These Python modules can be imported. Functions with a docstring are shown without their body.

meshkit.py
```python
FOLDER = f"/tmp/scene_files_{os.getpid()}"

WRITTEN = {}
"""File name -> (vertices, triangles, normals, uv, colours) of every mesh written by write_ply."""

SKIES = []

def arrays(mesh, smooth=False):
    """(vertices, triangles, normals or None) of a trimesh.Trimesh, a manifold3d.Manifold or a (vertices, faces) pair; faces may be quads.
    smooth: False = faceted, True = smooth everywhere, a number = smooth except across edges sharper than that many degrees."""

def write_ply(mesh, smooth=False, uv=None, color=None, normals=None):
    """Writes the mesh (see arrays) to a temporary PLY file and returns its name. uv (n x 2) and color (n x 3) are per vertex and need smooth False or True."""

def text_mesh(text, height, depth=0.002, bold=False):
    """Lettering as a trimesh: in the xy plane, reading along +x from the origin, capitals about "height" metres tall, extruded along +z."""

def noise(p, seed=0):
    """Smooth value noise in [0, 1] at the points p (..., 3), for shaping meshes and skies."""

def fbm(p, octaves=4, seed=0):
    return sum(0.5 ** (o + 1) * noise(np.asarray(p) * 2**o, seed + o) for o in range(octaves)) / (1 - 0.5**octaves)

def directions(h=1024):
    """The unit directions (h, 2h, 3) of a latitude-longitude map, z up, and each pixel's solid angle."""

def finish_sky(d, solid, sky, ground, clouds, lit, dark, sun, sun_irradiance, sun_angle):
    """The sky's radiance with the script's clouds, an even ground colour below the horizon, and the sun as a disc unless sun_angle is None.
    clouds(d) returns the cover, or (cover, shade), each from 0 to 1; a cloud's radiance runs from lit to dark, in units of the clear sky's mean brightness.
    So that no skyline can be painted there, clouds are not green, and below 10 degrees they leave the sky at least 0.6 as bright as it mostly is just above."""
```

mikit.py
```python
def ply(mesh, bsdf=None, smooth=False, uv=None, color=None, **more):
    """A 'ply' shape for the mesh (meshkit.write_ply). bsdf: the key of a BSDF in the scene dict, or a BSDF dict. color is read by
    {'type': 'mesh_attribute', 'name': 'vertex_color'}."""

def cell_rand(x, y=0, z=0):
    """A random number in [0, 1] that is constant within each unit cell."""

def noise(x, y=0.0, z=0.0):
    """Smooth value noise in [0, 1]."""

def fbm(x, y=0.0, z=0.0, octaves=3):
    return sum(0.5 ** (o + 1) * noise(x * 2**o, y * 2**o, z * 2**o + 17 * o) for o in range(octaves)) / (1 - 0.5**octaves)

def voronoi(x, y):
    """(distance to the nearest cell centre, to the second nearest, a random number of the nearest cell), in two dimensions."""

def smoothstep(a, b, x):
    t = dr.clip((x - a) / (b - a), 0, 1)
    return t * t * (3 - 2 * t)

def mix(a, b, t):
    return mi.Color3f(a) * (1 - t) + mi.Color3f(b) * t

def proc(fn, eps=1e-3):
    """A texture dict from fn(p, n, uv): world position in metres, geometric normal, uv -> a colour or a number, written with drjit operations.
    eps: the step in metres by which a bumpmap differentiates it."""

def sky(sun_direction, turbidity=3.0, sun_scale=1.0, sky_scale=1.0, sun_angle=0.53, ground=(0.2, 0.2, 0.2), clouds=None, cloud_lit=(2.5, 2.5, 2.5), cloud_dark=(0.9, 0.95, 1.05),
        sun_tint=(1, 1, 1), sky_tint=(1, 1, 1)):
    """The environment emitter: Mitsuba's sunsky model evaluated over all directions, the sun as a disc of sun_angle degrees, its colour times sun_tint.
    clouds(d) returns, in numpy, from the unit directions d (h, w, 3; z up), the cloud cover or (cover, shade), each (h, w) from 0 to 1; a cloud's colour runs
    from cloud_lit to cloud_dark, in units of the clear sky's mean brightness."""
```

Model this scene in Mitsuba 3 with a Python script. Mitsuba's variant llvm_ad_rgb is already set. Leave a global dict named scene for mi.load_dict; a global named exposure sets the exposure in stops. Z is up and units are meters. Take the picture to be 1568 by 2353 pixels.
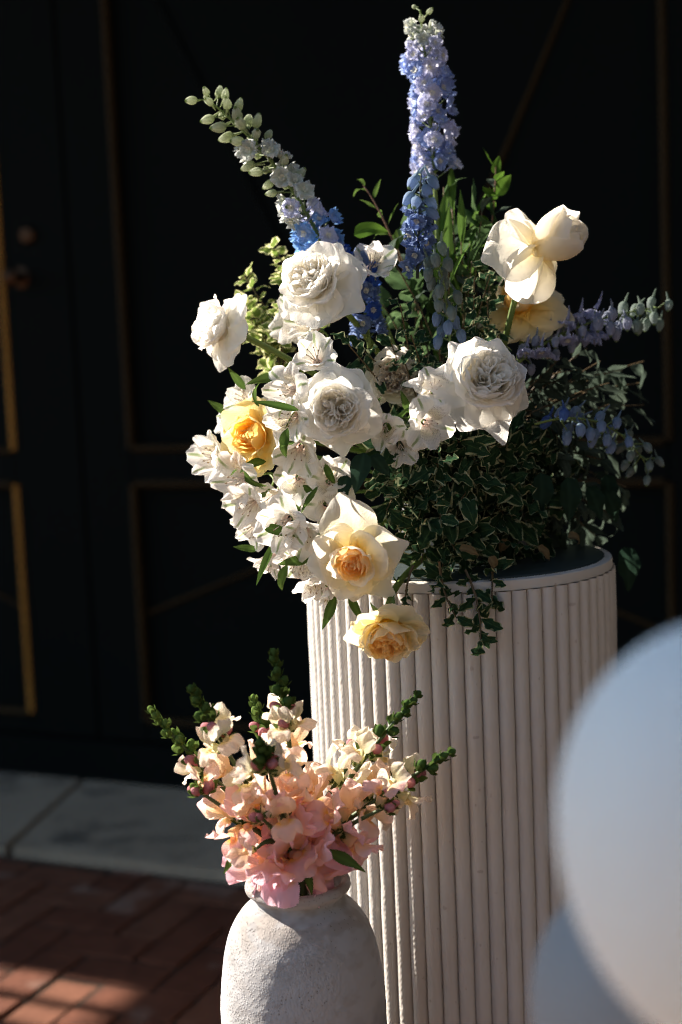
import math, random
import numpy as np, drjit as dr, mitsuba as mi, trimesh, mikit, meshkit
from mikit import noise, fbm, smoothstep, mix

T = mi.ScalarTransform4f
rng = np.random.default_rng(11)
scene, labels = {}, {}

# ------------------------------------------------------------------ camera, sky, exposure
PITCH, ROLL = math.radians(6.4), math.radians(2.46)
EYE = np.array([-0.1503, -1.8286, 1.2014])
FWD = np.array([0, math.cos(PITCH), -math.sin(PITCH)])
R0 = np.array([1.0, 0, 0]); U0 = np.cross(R0, FWD)
RIGHT = R0 * math.cos(ROLL) - U0 * math.sin(ROLL)
UP = U0 * math.cos(ROLL) + R0 * math.sin(ROLL)
scene['camera'] = {'type': 'thinlens', 'fov': math.degrees(2 * math.atan(0.24)), 'fov_axis': 'x', 'aperture_radius': 0.0098, 'focus_distance': 1.62,
                   'near_clip': 0.05, 'far_clip': 500.0,
                   'to_world': T().look_at(origin=EYE.tolist(), target=(EYE + FWD).tolist(), up=UP.tolist())}
SUN_AZ, SUN_EL = math.radians(27), math.radians(36)      # the sun stands left of the bouquet and a little behind it
SUN = [-math.cos(SUN_AZ) * math.cos(SUN_EL), math.sin(SUN_AZ) * math.cos(SUN_EL), math.sin(SUN_EL)]
scene['sky'] = mikit.sky(SUN, turbidity=3, sky_scale=0.47, sun_tint=(1.0, 1.10, 1.36), sky_tint=(1.0, 1.02, 1.02))
exposure = 3.48

FPX = 1568 / 0.48
def P(u, v, Y):
    """the point at depth y = Y that the camera sees at (u, v) of a 1568 px wide picture"""
    d = FWD + RIGHT * (u - 784) / FPX - UP * (v - 1176.5) / FPX
    return EYE + d * (Y - EYE[1]) / d[1]
def D(a, b, c):
    """a direction: a to the right, b up, c towards the viewer"""
    d = np.array([a, -c, b], float)
    return d / np.linalg.norm(d)

# ------------------------------------------------------------------ materials
def lin(r, g, b):
    c = np.array([r, g, b], float) / 255
    return np.where(c < 0.04045, c / 12.92, ((c + 0.055) / 1.055) ** 2.4)
VC = {'type': 'mesh_attribute', 'name': 'vertex_color'}
def rgb(*c): return {'type': 'rgb', 'value': [float(x) for x in c]}
scene['m_petal'] = {'type': 'bumpmap', 't': mikit.proc(lambda p, n, uv: 0.6 * fbm(p.x * 170, p.y * 170, p.z * 170, 3) + 0.4 * noise(p.x * 900, p.y * 900, p.z * 900), 3e-4), 'scale': 0.0009,
                    'b': {'type': 'principledthin', 'base_color': VC, 'roughness': 0.75, 'diff_trans': 1.2, 'eta': 1.3}}
scene['m_leaf'] = {'type': 'principledthin', 'base_color': VC, 'roughness': 0.33, 'diff_trans': 0.8, 'eta': 1.45}
scene['m_stem'] = {'type': 'twosided', 'b': {'type': 'principled', 'base_color': VC, 'roughness': 0.5, 'specular': 0.35}}

def varieg_fn(p, n, uv):
    u = uv.x - 10 * dr.floor(uv.x / 10 + 0.5)
    k = dr.floor(uv.x / 10 + 0.5)
    a = dr.abs(u) + 0.55 * (noise(uv.y * 7 + 31 * k, u * 2.0, k) - 0.5) + 0.10 * smoothstep(0.75, 1.0, uv.y)
    edge = smoothstep(0.74, 0.86, a)
    mott = fbm(uv.y * 6 + 7 * k, u * 4, k + 3)
    dark = mix((0.010, 0.027, 0.014), (0.032, 0.072, 0.034), mott)
    mid = smoothstep(0.07, 0.0, dr.abs(u))
    dark = mix(dark, (0.10, 0.15, 0.06), 0.5 * mid)
    return mix(dark, mix((0.13, 0.17, 0.09), (0.40, 0.41, 0.25), noise(uv.y * 3 + 11 * k, k, 5)), edge)
scene['m_varieg'] = {'type': 'principledthin', 'base_color': mikit.proc(varieg_fn), 'roughness': 0.38, 'diff_trans': 0.45, 'eta': 1.45}
def lime_fn(p, n, uv):
    u = uv.x - 10 * dr.floor(uv.x / 10 + 0.5)
    k = dr.floor(uv.x / 10 + 0.5)
    a = dr.abs(u) + 0.30 * (noise(uv.y * 6 + 31 * k, u * 3.0, k) - 0.5) + 0.12 * smoothstep(0.7, 1.0, uv.y)
    edge = smoothstep(0.50, 0.72, a)
    g = mix((0.12, 0.19, 0.04), (0.22, 0.30, 0.07), fbm(uv.y * 5 + 7 * k, u * 3, k))
    return mix(g, (0.74, 0.74, 0.40), edge)
scene['m_lime'] = {'type': 'principledthin', 'base_color': mikit.proc(lime_fn), 'roughness': 0.4, 'diff_trans': 0.9, 'eta': 1.45}
def tepal_fn(p, n, uv):
    k = dr.floor(uv.x / 10 + 0.5)
    u = uv.x - 10 * k
    v = uv.y
    inner = smoothstep(0.5, 0.6, k - 2 * dr.floor(k / 2))            # odd k: inner tepals with maroon dashes
    base = mix((0.86, 0.83, 0.76), (0.92, 0.91, 0.88), v)
    vein = 0.06 * smoothstep(0.55, 0.9, noise(u * 16 + 3 * k, v * 1.3, k))
    base = base * (1 - vein)
    green = smoothstep(0.16, 0.04, dr.abs(u + 0.08 * (noise(v * 8, k, 1) - 0.5))) * smoothstep(0.45, 0.75, v) * smoothstep(1.02, 0.9, v) * (1 - inner)
    base = mix(base, (0.26, 0.36, 0.12), 0.85 * green)
    base = mix(base, (0.80, 0.52, 0.46), 0.6 * smoothstep(0.30, 0.0, v))
    yel = inner * smoothstep(0.8, 0.5, v) * smoothstep(0.2, 0.5, v)
    base = mix(base, (0.78, 0.70, 0.42), 0.45 * yel)
    s = u * 6.0 + 0.5
    lane = dr.abs(s - dr.floor(s) - 0.5)
    row = v * 9.0 + 5 * mikit.cell_rand(dr.floor(s) + 60, k, 2)
    dash = 0.85 * smoothstep(0.17, 0.08, lane) * smoothstep(0.36, 0.24, dr.abs(row - dr.floor(row) - 0.5)) * smoothstep(0.18, 0.26, v) * smoothstep(0.86, 0.76, v) * inner
    return mix(base, (0.10, 0.015, 0.02), dash)
scene['m_tepal'] = {'type': 'principledthin', 'base_color': mikit.proc(tepal_fn), 'roughness': 0.7, 'diff_trans': 1.15, 'eta': 1.3}

def plaster_fn(p, n, uv):
    a = fbm(p.x * 14, p.y * 14, p.z * 5, 4)
    b = noise(p.x * 160, p.y * 160, p.z * 110)
    ang = dr.atan2(p.y, p.x) * 9.87
    gap = smoothstep(0.196, 0.1915, dr.sqrt(p.x * p.x + p.y * p.y))        # a darker, browner tone between the rods
    c = mix((0.46, 0.44, 0.405), (0.54, 0.52, 0.48), a)
    c = mix(c, (0.38, 0.34, 0.28), 0.3 * gap)
    return mix(c, (0.33, 0.29, 0.25), smoothstep(0.90, 0.96, b) * 0.6)
def plaster_bump(p, n, uv):
    return 0.6 * fbm(p.x * 90, p.y * 90, p.z * 60, 3) + 0.5 * noise(p.x * 420, p.y * 420, p.z * 300)
scene['m_plaster'] = {'type': 'twosided', 'b': {'type': 'bumpmap', 't': mikit.proc(plaster_bump, 4e-4), 'scale': 0.0012,
                      'b': {'type': 'principled', 'base_color': mikit.proc(plaster_fn), 'roughness': 0.55, 'specular': 0.4}}}
def pits(p):
    ang = dr.atan2(p.y - VY, p.x - VX)
    s = ang * 0.095
    d1, d2, r = mikit.voronoi(s * 260, p.z * 260)
    pit = smoothstep(0.26, 0.10, d1) * smoothstep(0.80, 0.88, r) * smoothstep(0.40, 0.60, fbm(s * 22, p.z * 22, 4, 2))
    g1, g2, q = mikit.voronoi(s * 420 + 40, p.z * 420)
    grain = smoothstep(0.45, 0.15, g1) * smoothstep(0.45, 0.8, q)
    return pit, grain
def vase_fn(p, n, uv):
    a = fbm(p.x * 13, p.y * 13, p.z * 11 + 5, 4)
    b = fbm(p.x * 50, p.y * 50, p.z * 70, 3)
    pit, grain = pits(p)
    c = mix((0.19, 0.19, 0.19), (0.40, 0.40, 0.40), smoothstep(0.30, 0.56, a))
    c = mix(c, (0.31, 0.29, 0.27), 0.45 * smoothstep(0.55, 0.75, b) * smoothstep(0.3, 0.6, a))
    neck = smoothstep(0.015, 0.045, dr.abs(p.z - VZ + 0.0)) 
    rim = 1 - smoothstep(0.02, 0.10, VZ - p.z)
    c = mix(c, (0.30, 0.275, 0.25), rim * smoothstep(0.42, 0.58, fbm(p.x * 40, p.y * 40, p.z * 60 + 3, 3)) * 0.8)
    return mix(c, (0.14, 0.12, 0.10), 0.7 * pit)
def vase_bump(p, n, uv):
    pit, grain = pits(p)
    return 0.9 * fbm(p.x * 120, p.y * 120, p.z * 120, 3) - 1.1 * pit + 0.8 * grain
# ------------------------------------------------------------------ mesh helpers
def grid(X, close_u=False):
    """(nv, nu, 3) points -> vertices, triangles"""
    nv, nu = X.shape[:2]
    i, j = np.meshgrid(np.arange(nv - 1), np.arange(nu if close_u else nu - 1), indexing='ij')
    a = i * nu + j; b = i * nu + (j + 1) % nu; c = b + nu; d = a + nu
    q = np.stack([a, b, c, d], -1).reshape(-1, 4)
    return X.reshape(-1, 3), np.vstack([q[:, [0, 1, 2]], q[:, [0, 2, 3]]])
def join(parts):
    at, V, F, C = 0, [], [], []
    for v, f, c in parts:
        V.append(v); F.append(np.asarray(f) + at); C.append(np.broadcast_to(c, (len(v), np.shape(c)[-1]))); at += len(v)
    return np.vstack(V), np.vstack(F), np.vstack(C)
def frame(z, up=(0, 0, 1), spin=0.0):
    z = np.asarray(z, float); z = z / np.linalg.norm(z)
    up = np.asarray(up, float)
    if abs(z @ up) > 0.97: up = np.array([0.3, -0.9, 0.2])
    x = np.cross(up, z); x /= np.linalg.norm(x)
    y = np.cross(z, x)
    c, s = math.cos(spin), math.sin(spin)
    return np.stack([c * x + s * y, c * y - s * x, z], 1)
def M4(Rm, p, s=1.0):
    m = np.eye(4); m[:3, :3] = Rm * s; m[:3, 3] = p
    return T(m.tolist())
def tube(pts, rad, sides=7):
    v, f = [], []
    p = np.asarray(pts, float); n = len(p)
    rad = np.broadcast_to(np.asarray(rad, float), (n,))
    t = np.gradient(p, axis=0); t /= np.linalg.norm(t, axis=1, keepdims=True) + 1e-12
    x = np.cross(t[0], [0.31, 0.2, 0.93]); x /= np.linalg.norm(x)
    rows, ang = [], np.arange(sides) * 2 * math.pi / sides
    for k in range(n):
        x = x - t[k] * (x @ t[k]); x /= np.linalg.norm(x)
        y = np.cross(t[k], x)
        rows.append(p[k] + rad[k] * (np.cos(ang)[:, None] * x + np.sin(ang)[:, None] * y))
    return grid(np.array(rows), True)
def bez(a, b, c, n=10):
    t = np.linspace(0, 1, n)[:, None]
    return (1 - t) ** 2 * np.asarray(a) + 2 * t * (1 - t) * np.asarray(b) + t * t * np.asarray(c)
def blob(c, r, rings=6, seg=8, R=None):
    """an ellipsoid, r = (rx, ry, rz)"""
    th = np.linspace(0.02, math.pi - 0.02, rings); ph = np.arange(seg) * 2 * math.pi / seg
    X = np.stack([np.sin(th)[:, None] * np.cos(ph), np.sin(th)[:, None] * np.sin(ph), np.cos(th)[:, None] + 0 * ph], -1) * r
    if R is not None: X = X @ R.T
    return grid(X + c, True)
def box(lo, hi, cham=0.0):
    lo, hi = np.asarray(lo, float), np.asarray(hi, float)
    m = trimesh.creation.box(bounds=[lo, hi])
    if cham:
        pts = []
        for s in np.ndindex(2, 2, 2):
            q = np.where(np.array(s) == 1, hi, lo); sg = np.where(np.array(s) == 1, -1, 1)
            for k in range(3):
                o = np.array(q); 
                for j in range(3):
                    if j != k: o[j] += sg[j] * cham
                pts.append(o)
        m = trimesh.convex.convex_hull(np.array(pts))
    return np.array(m.vertices), np.array(m.faces)
def fold(c0, c1, t):
    t = np.asarray(t)[..., None]
    return np.asarray(c0) * (1 - t) + np.asarray(c1) * t

MARKS = [('the tallest delphinium', 1000, 250), ('the leaning delphinium', 600, 380), ('the dusky delphinium', 955, 500), ('the topmost cream rose', 1240, 570), ('the upper left white rose', 730, 645),
         ('the side turned white rose', 495, 750), ('the central white rose', 778, 938), ('the small round rose', 905, 872), ('the right hand white rose', 1115, 865), ('the yellow rose among the lilies', 580, 1005),
         ('the big cream rose', 820, 1285), ('the hanging cream rose', 893, 1462), ('the lilac delphinium', 1310, 790), ('the lilac delphinium tip', 1490, 710), ('the hanging blue buds', 1340, 975), ('the blue bud tips', 1480, 1020),
         ('the drooping grey buds', 1015, 660), ('the rear yellow rose', 1200, 700), ('the rim at far right', 1400, 1290), ('the hanging sprig', 1095, 1390)]
def near(u, v):
    """where (u, v) is, told by the nearest thing one can find"""
    name, a, b = min(MARKS, key=lambda m: (u - m[1]) ** 2 + (v - m[2]) ** 2)
    dx, dy = u - a, v - b
    d = math.hypot(dx, dy)
    far = 'well ' if d > 190 else ''
    if abs(dy) < 0.45 * abs(dx): w = 'right of' if dx > 0 else 'left of'
    elif abs(dx) < 0.45 * abs(dy): w = 'below' if dy > 0 else 'above'
    else: w = ('below' if dy > 0 else 'above') + ' and ' + ('right of' if dx > 0 else 'left of')
    return f'{far}{w} {name}' if d > 60 else f'{"just " if d > 30 else "close "}{w} {name}'
taken = {}
def numbered(name):
    k = taken.get(name, -1) + 1; taken[name] = k
    return name if k == 0 else f'{name}_{k:03d}'
def thing(name, label, cat, group=None, kind=None):
    key = numbered(name)
    labels[key] = {'label': label, 'category': cat}
    if group: labels[key]['group'] = group
    if kind: labels[key]['kind'] = kind
    return key
def put(holder, part, shape, label=None, kind=None):
    key = numbered(holder + '__' + part)
    scene[key] = shape
    if label or kind:
        labels[key] = {}
        if label: labels[key]['label'] = label
        if kind: labels[key]['kind'] = kind
    return key
def vmesh(V, F, C, bsdf, smooth=True):
    V = np.asarray(V); return mikit.ply((V, F), bsdf, smooth=smooth, color=np.broadcast_to(C, (len(V), 3)))
def at(shape, m): return {**shape, 'to_world': m}

GREEN = np.array([0.075, 0.12, 0.03]); DGREEN = np.array([0.025, 0.05, 0.018])

# ------------------------------------------------------------------ roses
def rose_petal(phi, r0, z0, L, W, th0, th1, pw=1.0, bend=1.6, roll=0.0, ruff=0.0, point=0.0, twist=0.0, wr=0.03, seed=0, nu=13, nv=12, rmin=0.12, centre=(0, 0), wb=0.20):
    """lengths in units of the flower's half width; the flower's axis is z"""
    r = np.random.default_rng(seed)
    v = np.linspace(0, 1.25, 61)
    th = np.radians(th0 + (th1 - th0) * v ** pw)
    rr = r0 + np.concatenate([[0], np.cumsum(np.sin(th[:-1]) * L * v[1])])
    zz = z0 + np.concatenate([[0], np.cumsum(np.cos(th[:-1]) * L * v[1])])
    u, vv = np.meshgrid(np.linspace(-1, 1, nu), np.linspace(0, 1, nv))
    au = np.abs(u)
    asym = r.normal(0, 0.10)
    lf = 1 - 0.16 * au ** 3.0 + point * np.exp(-((u - asym) / 0.34) ** 2) - point * 0.5 + 0.035 * np.sin(u * 5 + r.uniform(0, 6))
    ve = vv * lf
    R_, Z_, TH = np.interp(ve, v, rr), np.interp(ve, v, zz), np.interp(ve, v, th)
    w = W * (wb + (1 - wb) * np.sin(np.minimum(vv / 0.66, 1) * math.pi / 2)) * (1 - 0.34 * np.clip((vv - 0.66) / 0.34, 0, 1) ** 2.4)
    Rc = np.maximum(np.abs(R_), rmin) * bend
    a = np.clip(u * w / Rc, -2.2, 2.2)
    lat, inw = Rc * np.sin(a), Rc * (1 - np.cos(a))
    # the rims of outer petals roll back: a circular roll that starts at 0.55 of the half width
    q = np.clip((np.abs(u - asym * 0.5) - 0.45) / 0.55, 0, 1) * vv ** 1.3 * np.clip(roll, 0, 1.2)
    ra = q * 2.2
    rw = w * 0.55 * np.clip((np.abs(u) - 0.45) / 0.55, 0, 1)
    shrink = np.where(ra > 1e-3, 1 - np.sin(ra) / np.maximum(ra, 1e-3), 0)
    lat = lat - np.sign(u) * rw * shrink * 0.95
    out = rw * np.where(ra > 1e-3, (1 - np.cos(ra)) / np.maximum(ra, 1e-3), 0)
    f1, f2 = r.uniform(4, 7), r.uniform(0, 6)
    out = out + ruff * W * vv ** 2.5 * np.sin(f1 * u + f2) + wr * W * vv * (np.sin(3.1 * u + 5 * vv + r.uniform(0, 6)) + 0.7 * np.sin(7.3 * u - 6 * vv + r.uniform(0, 6))
           + 0.35 * np.sin(13 * u + 3 * vv + r.uniform(0, 6)))
    off = out - inw
    x = R_ + off * np.cos(TH); z = Z_ - off * np.sin(TH); y = lat
    c, s = math.cos(twist), math.sin(twist)
    xm = np.interp(0.5, v, rr)
    x, y = xm + (x - xm) * c - y * s, (x - xm) * s + y * c
    c, s = math.cos(phi), math.sin(phi)
    return np.stack([x * c - y * s + centre[0] * (0.3 + 0.7 * vv), x * s + y * c + centre[1] * (0.3 + 0.7 * vv), z], -1), u, vv

def rose_specs(style, r, bud):
    """the petals of a rose: (keyword arguments, ring) from the heart outwards"""
    S = []
    g = 2.39996
    if style == 'quartered':
        # the heart: loose folded petals packed in three or four swirls, all leaning over each other
        nc, t0 = 3, r.uniform(0, 6.28)
        for c in range(nc):
            ca = t0 + c * 2 * math.pi / nc + r.normal(0, .2); cr = 0.25 + r.normal(0, .03)
            p0 = r.uniform(0, 6.28)
            for i in range(8):
                q = i / 7
                S.append((dict(phi=p0 + i * 2.2 + r.normal(0, .2), r0=0.015 + 0.13 * q, z0=0.22 - 0.05 * q + r.normal(0, .02), L=0.50 + 0.05 * q + 0.07 * r.random(), W=0.11 + 0.25 * q,
                               th0=5 + 20 * q, th1=-4 + 16 * q + r.normal(0, 8), bend=1.05, ruff=0.05, twist=r.normal(0, .22), wr=0.035, nu=13, nv=10, rmin=0.06, centre=(cr * math.cos(ca), cr * math.sin(ca))), 0))
        for i in range(9):
            S.append((dict(phi=i * g + r.normal(0, .2), r0=0.10, z0=0.0, L=0.84 + .05 * r.random(), W=0.44, th0=57, th1=-4 + r.normal(0, 9), bend=1.05, roll=0.0, ruff=0.09, twist=r.normal(0, .2), wr=0.05, nu=13, nv=11), 0))
        for i in range(6):
            S.append((dict(phi=i * g + r.normal(0, .12), r0=0.06, z0=-0.05, L=1.0, W=0.60, th0=70, th1=-2 + r.normal(0, 10), bend=1.12, roll=0.10, ruff=0.05, wr=0.04, nu=15, nv=12), 1))
        for i in range(5):
            S.append((dict(phi=i * 2 * math.pi / 5 + r.normal(0, .2), r0=0.06, z0=-0.08, L=1.02 + .08 * r.random(), W=0.66, th0=70, th1=18 + r.normal(0, 14), bend=1.35, roll=0.55, ruff=0.05, point=0.06, wr=0.04, nu=17, nv=13), 2))
    elif style == 'spiral':
        for i in range(14):
            q = i / 13
            S.append((dict(phi=i * 2.1 + r.normal(0, .1), r0=(0.02 + 0.0175 * i ** 0.9) * bud, z0=0.0, L=(0.82 + 0.10 * q) * bud, W=(0.16 + 0.34 * q) * bud, th0=12 + 42 * q, th1=-16 - 10 * q, pw=1.0,
                           bend=1.0, roll=0.02 + 0.06 * q, ruff=0.05, wr=0.03, nu=11, nv=10, rmin=0.06), 0))
        for i in range(3):
            S.append((dict(phi=i * 2.2 + 1 + r.normal(0, .1), r0=0.05, z0=-0.04, L=1.0 * bud, W=0.52 * bud, th0=58, th1=-4 - 18 * (bud > 1.2) + r.normal(0, 8), bend=1.1, roll=0.4, ruff=0.05, point=.05, wr=0.035, nu=15, nv=12), 1))
    return S

def rose(name, label, pos, n, Rr, style, cols, outer, seed, stem_to=None, stem_bend=None, spin=0.0, squash=1.0, bud=1.0):
    """cols: (heart, base of the petals, edge); outer: list of dicts for the wide outer petals"""
    key = thing(name, label, 'rose')
    r = np.random.default_rng(seed)
    F = frame(n, spin=spin)
    base = np.asarray(pos) - F[:, 2] * 0.34 * Rr
    heart, cb, ce = [np.asarray(c, float) for c in cols]
    S = rose_specs(style, r, bud)
    for o in outer:
        S.append(({**dict(r0=0.05, z0=-0.10, L=1.2, W=0.74, wb=0.38, th0=76, th1=112, bend=2.0, roll=0.75, ruff=0.04, point=0.08, wr=0.035, nu=19, nv=14), **o}, 3))
    for i, (kw, ring) in enumerate(S):
        X, u, v = rose_petal(seed=seed * 131 + i, **kw)
        X = X * np.array([1, 1, squash]) * Rr
        V, f = grid(X @ F.T + base)
        t = np.clip(v * 1.15 - 0.10, 0, 1)
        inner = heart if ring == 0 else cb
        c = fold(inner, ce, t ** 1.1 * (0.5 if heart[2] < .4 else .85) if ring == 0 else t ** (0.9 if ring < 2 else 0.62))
        c = c * (1 - 0.05 * r.random()) * (0.97 + 0.06 * meshkit.noise(np.stack([u * 3, v * 4, u * 0 + i], -1), 3))[..., None]
        if r.random() < 0.3:                                        # a thin dry line along some edges
            e = np.clip((v - 0.93) / 0.07, 0, 1) * (meshkit.noise(np.stack([u * 6, v * 0, u * 0 + i], -1), 5) > 0.5)
            c = fold(1, 1, 0 * e) * (c * (1 - 0.35 * e[..., None]) + 0.35 * e[..., None] * np.array([0.55, 0.40, 0.26]))
        put(key, 'petal', vmesh(V, f, c.reshape(-1, 3), 'm_petal'))
    if style == 'quartered':                                        # the packed floor of the heart
        Vh, fh = blob((0, 0, 0), (0.44, 0.44, 0.26), 14, 26)
        Vh = Vh * (1 + 0.16 * (meshkit.fbm(Vh * 9 + seed, 3, seed) - 0.5))[:, None] + [0, 0, 0.14]
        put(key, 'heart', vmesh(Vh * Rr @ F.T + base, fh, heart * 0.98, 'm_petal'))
    # hip, sepals and stem
    hip = base - F[:, 2] * 0.33 * Rr
    parts = [(*blob(base - F[:, 2] * 0.07 * Rr, (0.30 * Rr, 0.30 * Rr, 0.14 * Rr), R=F), cb), (*blob(hip, (0.14 * Rr, 0.14 * Rr, 0.19 * Rr), R=F), GREEN)]
    for k in range(5):
        a = k * 1.2566 + r.normal(0, .1)
        v = np.linspace(0, 1, 7); w = 0.11 * np.sin(np.pi * np.clip(v * 0.9 + 0.1, 0, 1)) * (1 - v * 0.6)
        th = np.radians(95 + 60 * v)
        rr_ = 0.10 + 0.62 * np.cumsum(np.sin(th)) / 7; zz_ = -0.30 + 0.62 * np.cumsum(np.cos(th)) / 7
        X = np.stack([np.stack([rr_, s * w, zz_ - 0.02 * abs(s)], -1) for s in (-1, 0, 1)], 1)
        c_, s_ = math.cos(a), math.sin(a)
        X = np.stack([X[..., 0] * c_ - X[..., 1] * s_, X[..., 0] * s_ + X[..., 1] * c_, X[..., 2]], -1) * Rr
        v_, f_ = grid(X @ F.T + base)
        parts.append((v_, f_, GREEN * 1.3))
    put(key, 'calyx', vmesh(*join(parts), 'm_stem'))
    if stem_to is not None:
        mid = stem_bend if stem_bend is not None else hip - F[:, 2] * 0.5 * np.linalg.norm(np.asarray(stem_to) - hip)
        pts = bez(hip, mid, stem_to, 14)
        put(key, 'stem', vmesh(*tube(pts, np.linspace(0.0036, 0.0042, 14), 9), np.array([0.10, 0.15, 0.03]), 'm_stem'))
    return key

# ------------------------------------------------------------------ leaves
def leaf_grid(L, W, shape='lance', curl=0.5, foldk=0.25, wave=0.0, waves=4, seed=0, nu=5, nv=10, side=0.0, teeth=0.0):
    """a leaf along +x, its upper face to +z"""
    r = np.random.default_rng(seed)
    u, v = np.meshgrid(np.linspace(-1, 1, nu), np.linspace(0, 1, nv))
    if shape == 'lance': w = np.sin(math.pi * v ** 0.8) ** 0.85 * (1 - 0.25 * v)
    elif shape == 'ovate': w = np.sin(math.pi * v ** 0.62) ** 0.8
    elif shape == 'obovate': w = np.sin(math.pi * v ** 1.25) ** 0.75
    else: w = np.sin(math.pi * np.clip(v, 0, 1)) ** 0.7
    w = np.maximum(w, 0.03) * W / 2
    if teeth: w = w * (1 + teeth * np.sin(v * 38 + r.uniform(0, 6)) * (np.abs(u) > 0.9))
    th = curl * (v ** 1.4) + 0.15 * np.sin(4 * v + r.uniform(0, 6)) * (wave > 0)
    dx = np.cos(th); dz = -np.sin(th)
    x = np.cumsum(dx, 0) * L / nv; z = np.cumsum(dz, 0) * L / nv
    y = u * w + side * L * v ** 2
    z = z + foldk * np.abs(u) * w + wave * W * np.abs(u) ** 1.3 * np.sin(waves * 2 * math.pi * v + np.sign(u) * 1.4 + r.uniform(0, 6)) * np.sin(math.pi * np.clip(v * 1.05, 0, 1)) ** 0.5
    return np.stack([x, y, z], -1), u, v
def leaf_shapes(bsdf, variants, **kw):
    """ready ply dicts of one kind of leaf, in several variants"""
    out = []
    for k in range(variants):
        rr = np.random.default_rng(500 + k)
        kk = {**kw}
        kk['curl'] = kw.get('curl', 0.5) * rr.uniform(0.2, 1.8); kk['wave'] = kw.get('wave', 0) * rr.uniform(0.6, 1.4)
        kk['side'] = rr.normal(0, 0.08); kk['seed'] = 900 + k
        cb, ce = kk.pop('cols', (GREEN, GREEN))
        X, u, v = leaf_grid(**kk)
        V, f = grid(X)
        if bsdf in ('m_varieg', 'm_lime'):
            uv = np.stack([np.clip(u, -1, 1) * 0.999 + 10 * (k + 1), v], -1).reshape(-1, 2)
            out.append(mikit.ply((V, f), bsdf, smooth=True, uv=uv))
        else:
            vein = np.clip(1 - np.abs(u) * 4, 0, 1)
            c = fold(cb, ce, 0.5 * v + 0.5 * rr.random() * np.ones_like(v)) * (0.9 + 0.2 * meshkit.noise(np.stack([u * 3, v * 6, u * 0 + k], -1)))[..., None]
            c = c * (1 + 0.35 * vein[..., None])
            out.append(vmesh(V, f, c.reshape(-1, 3), bsdf))
    return out
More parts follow.
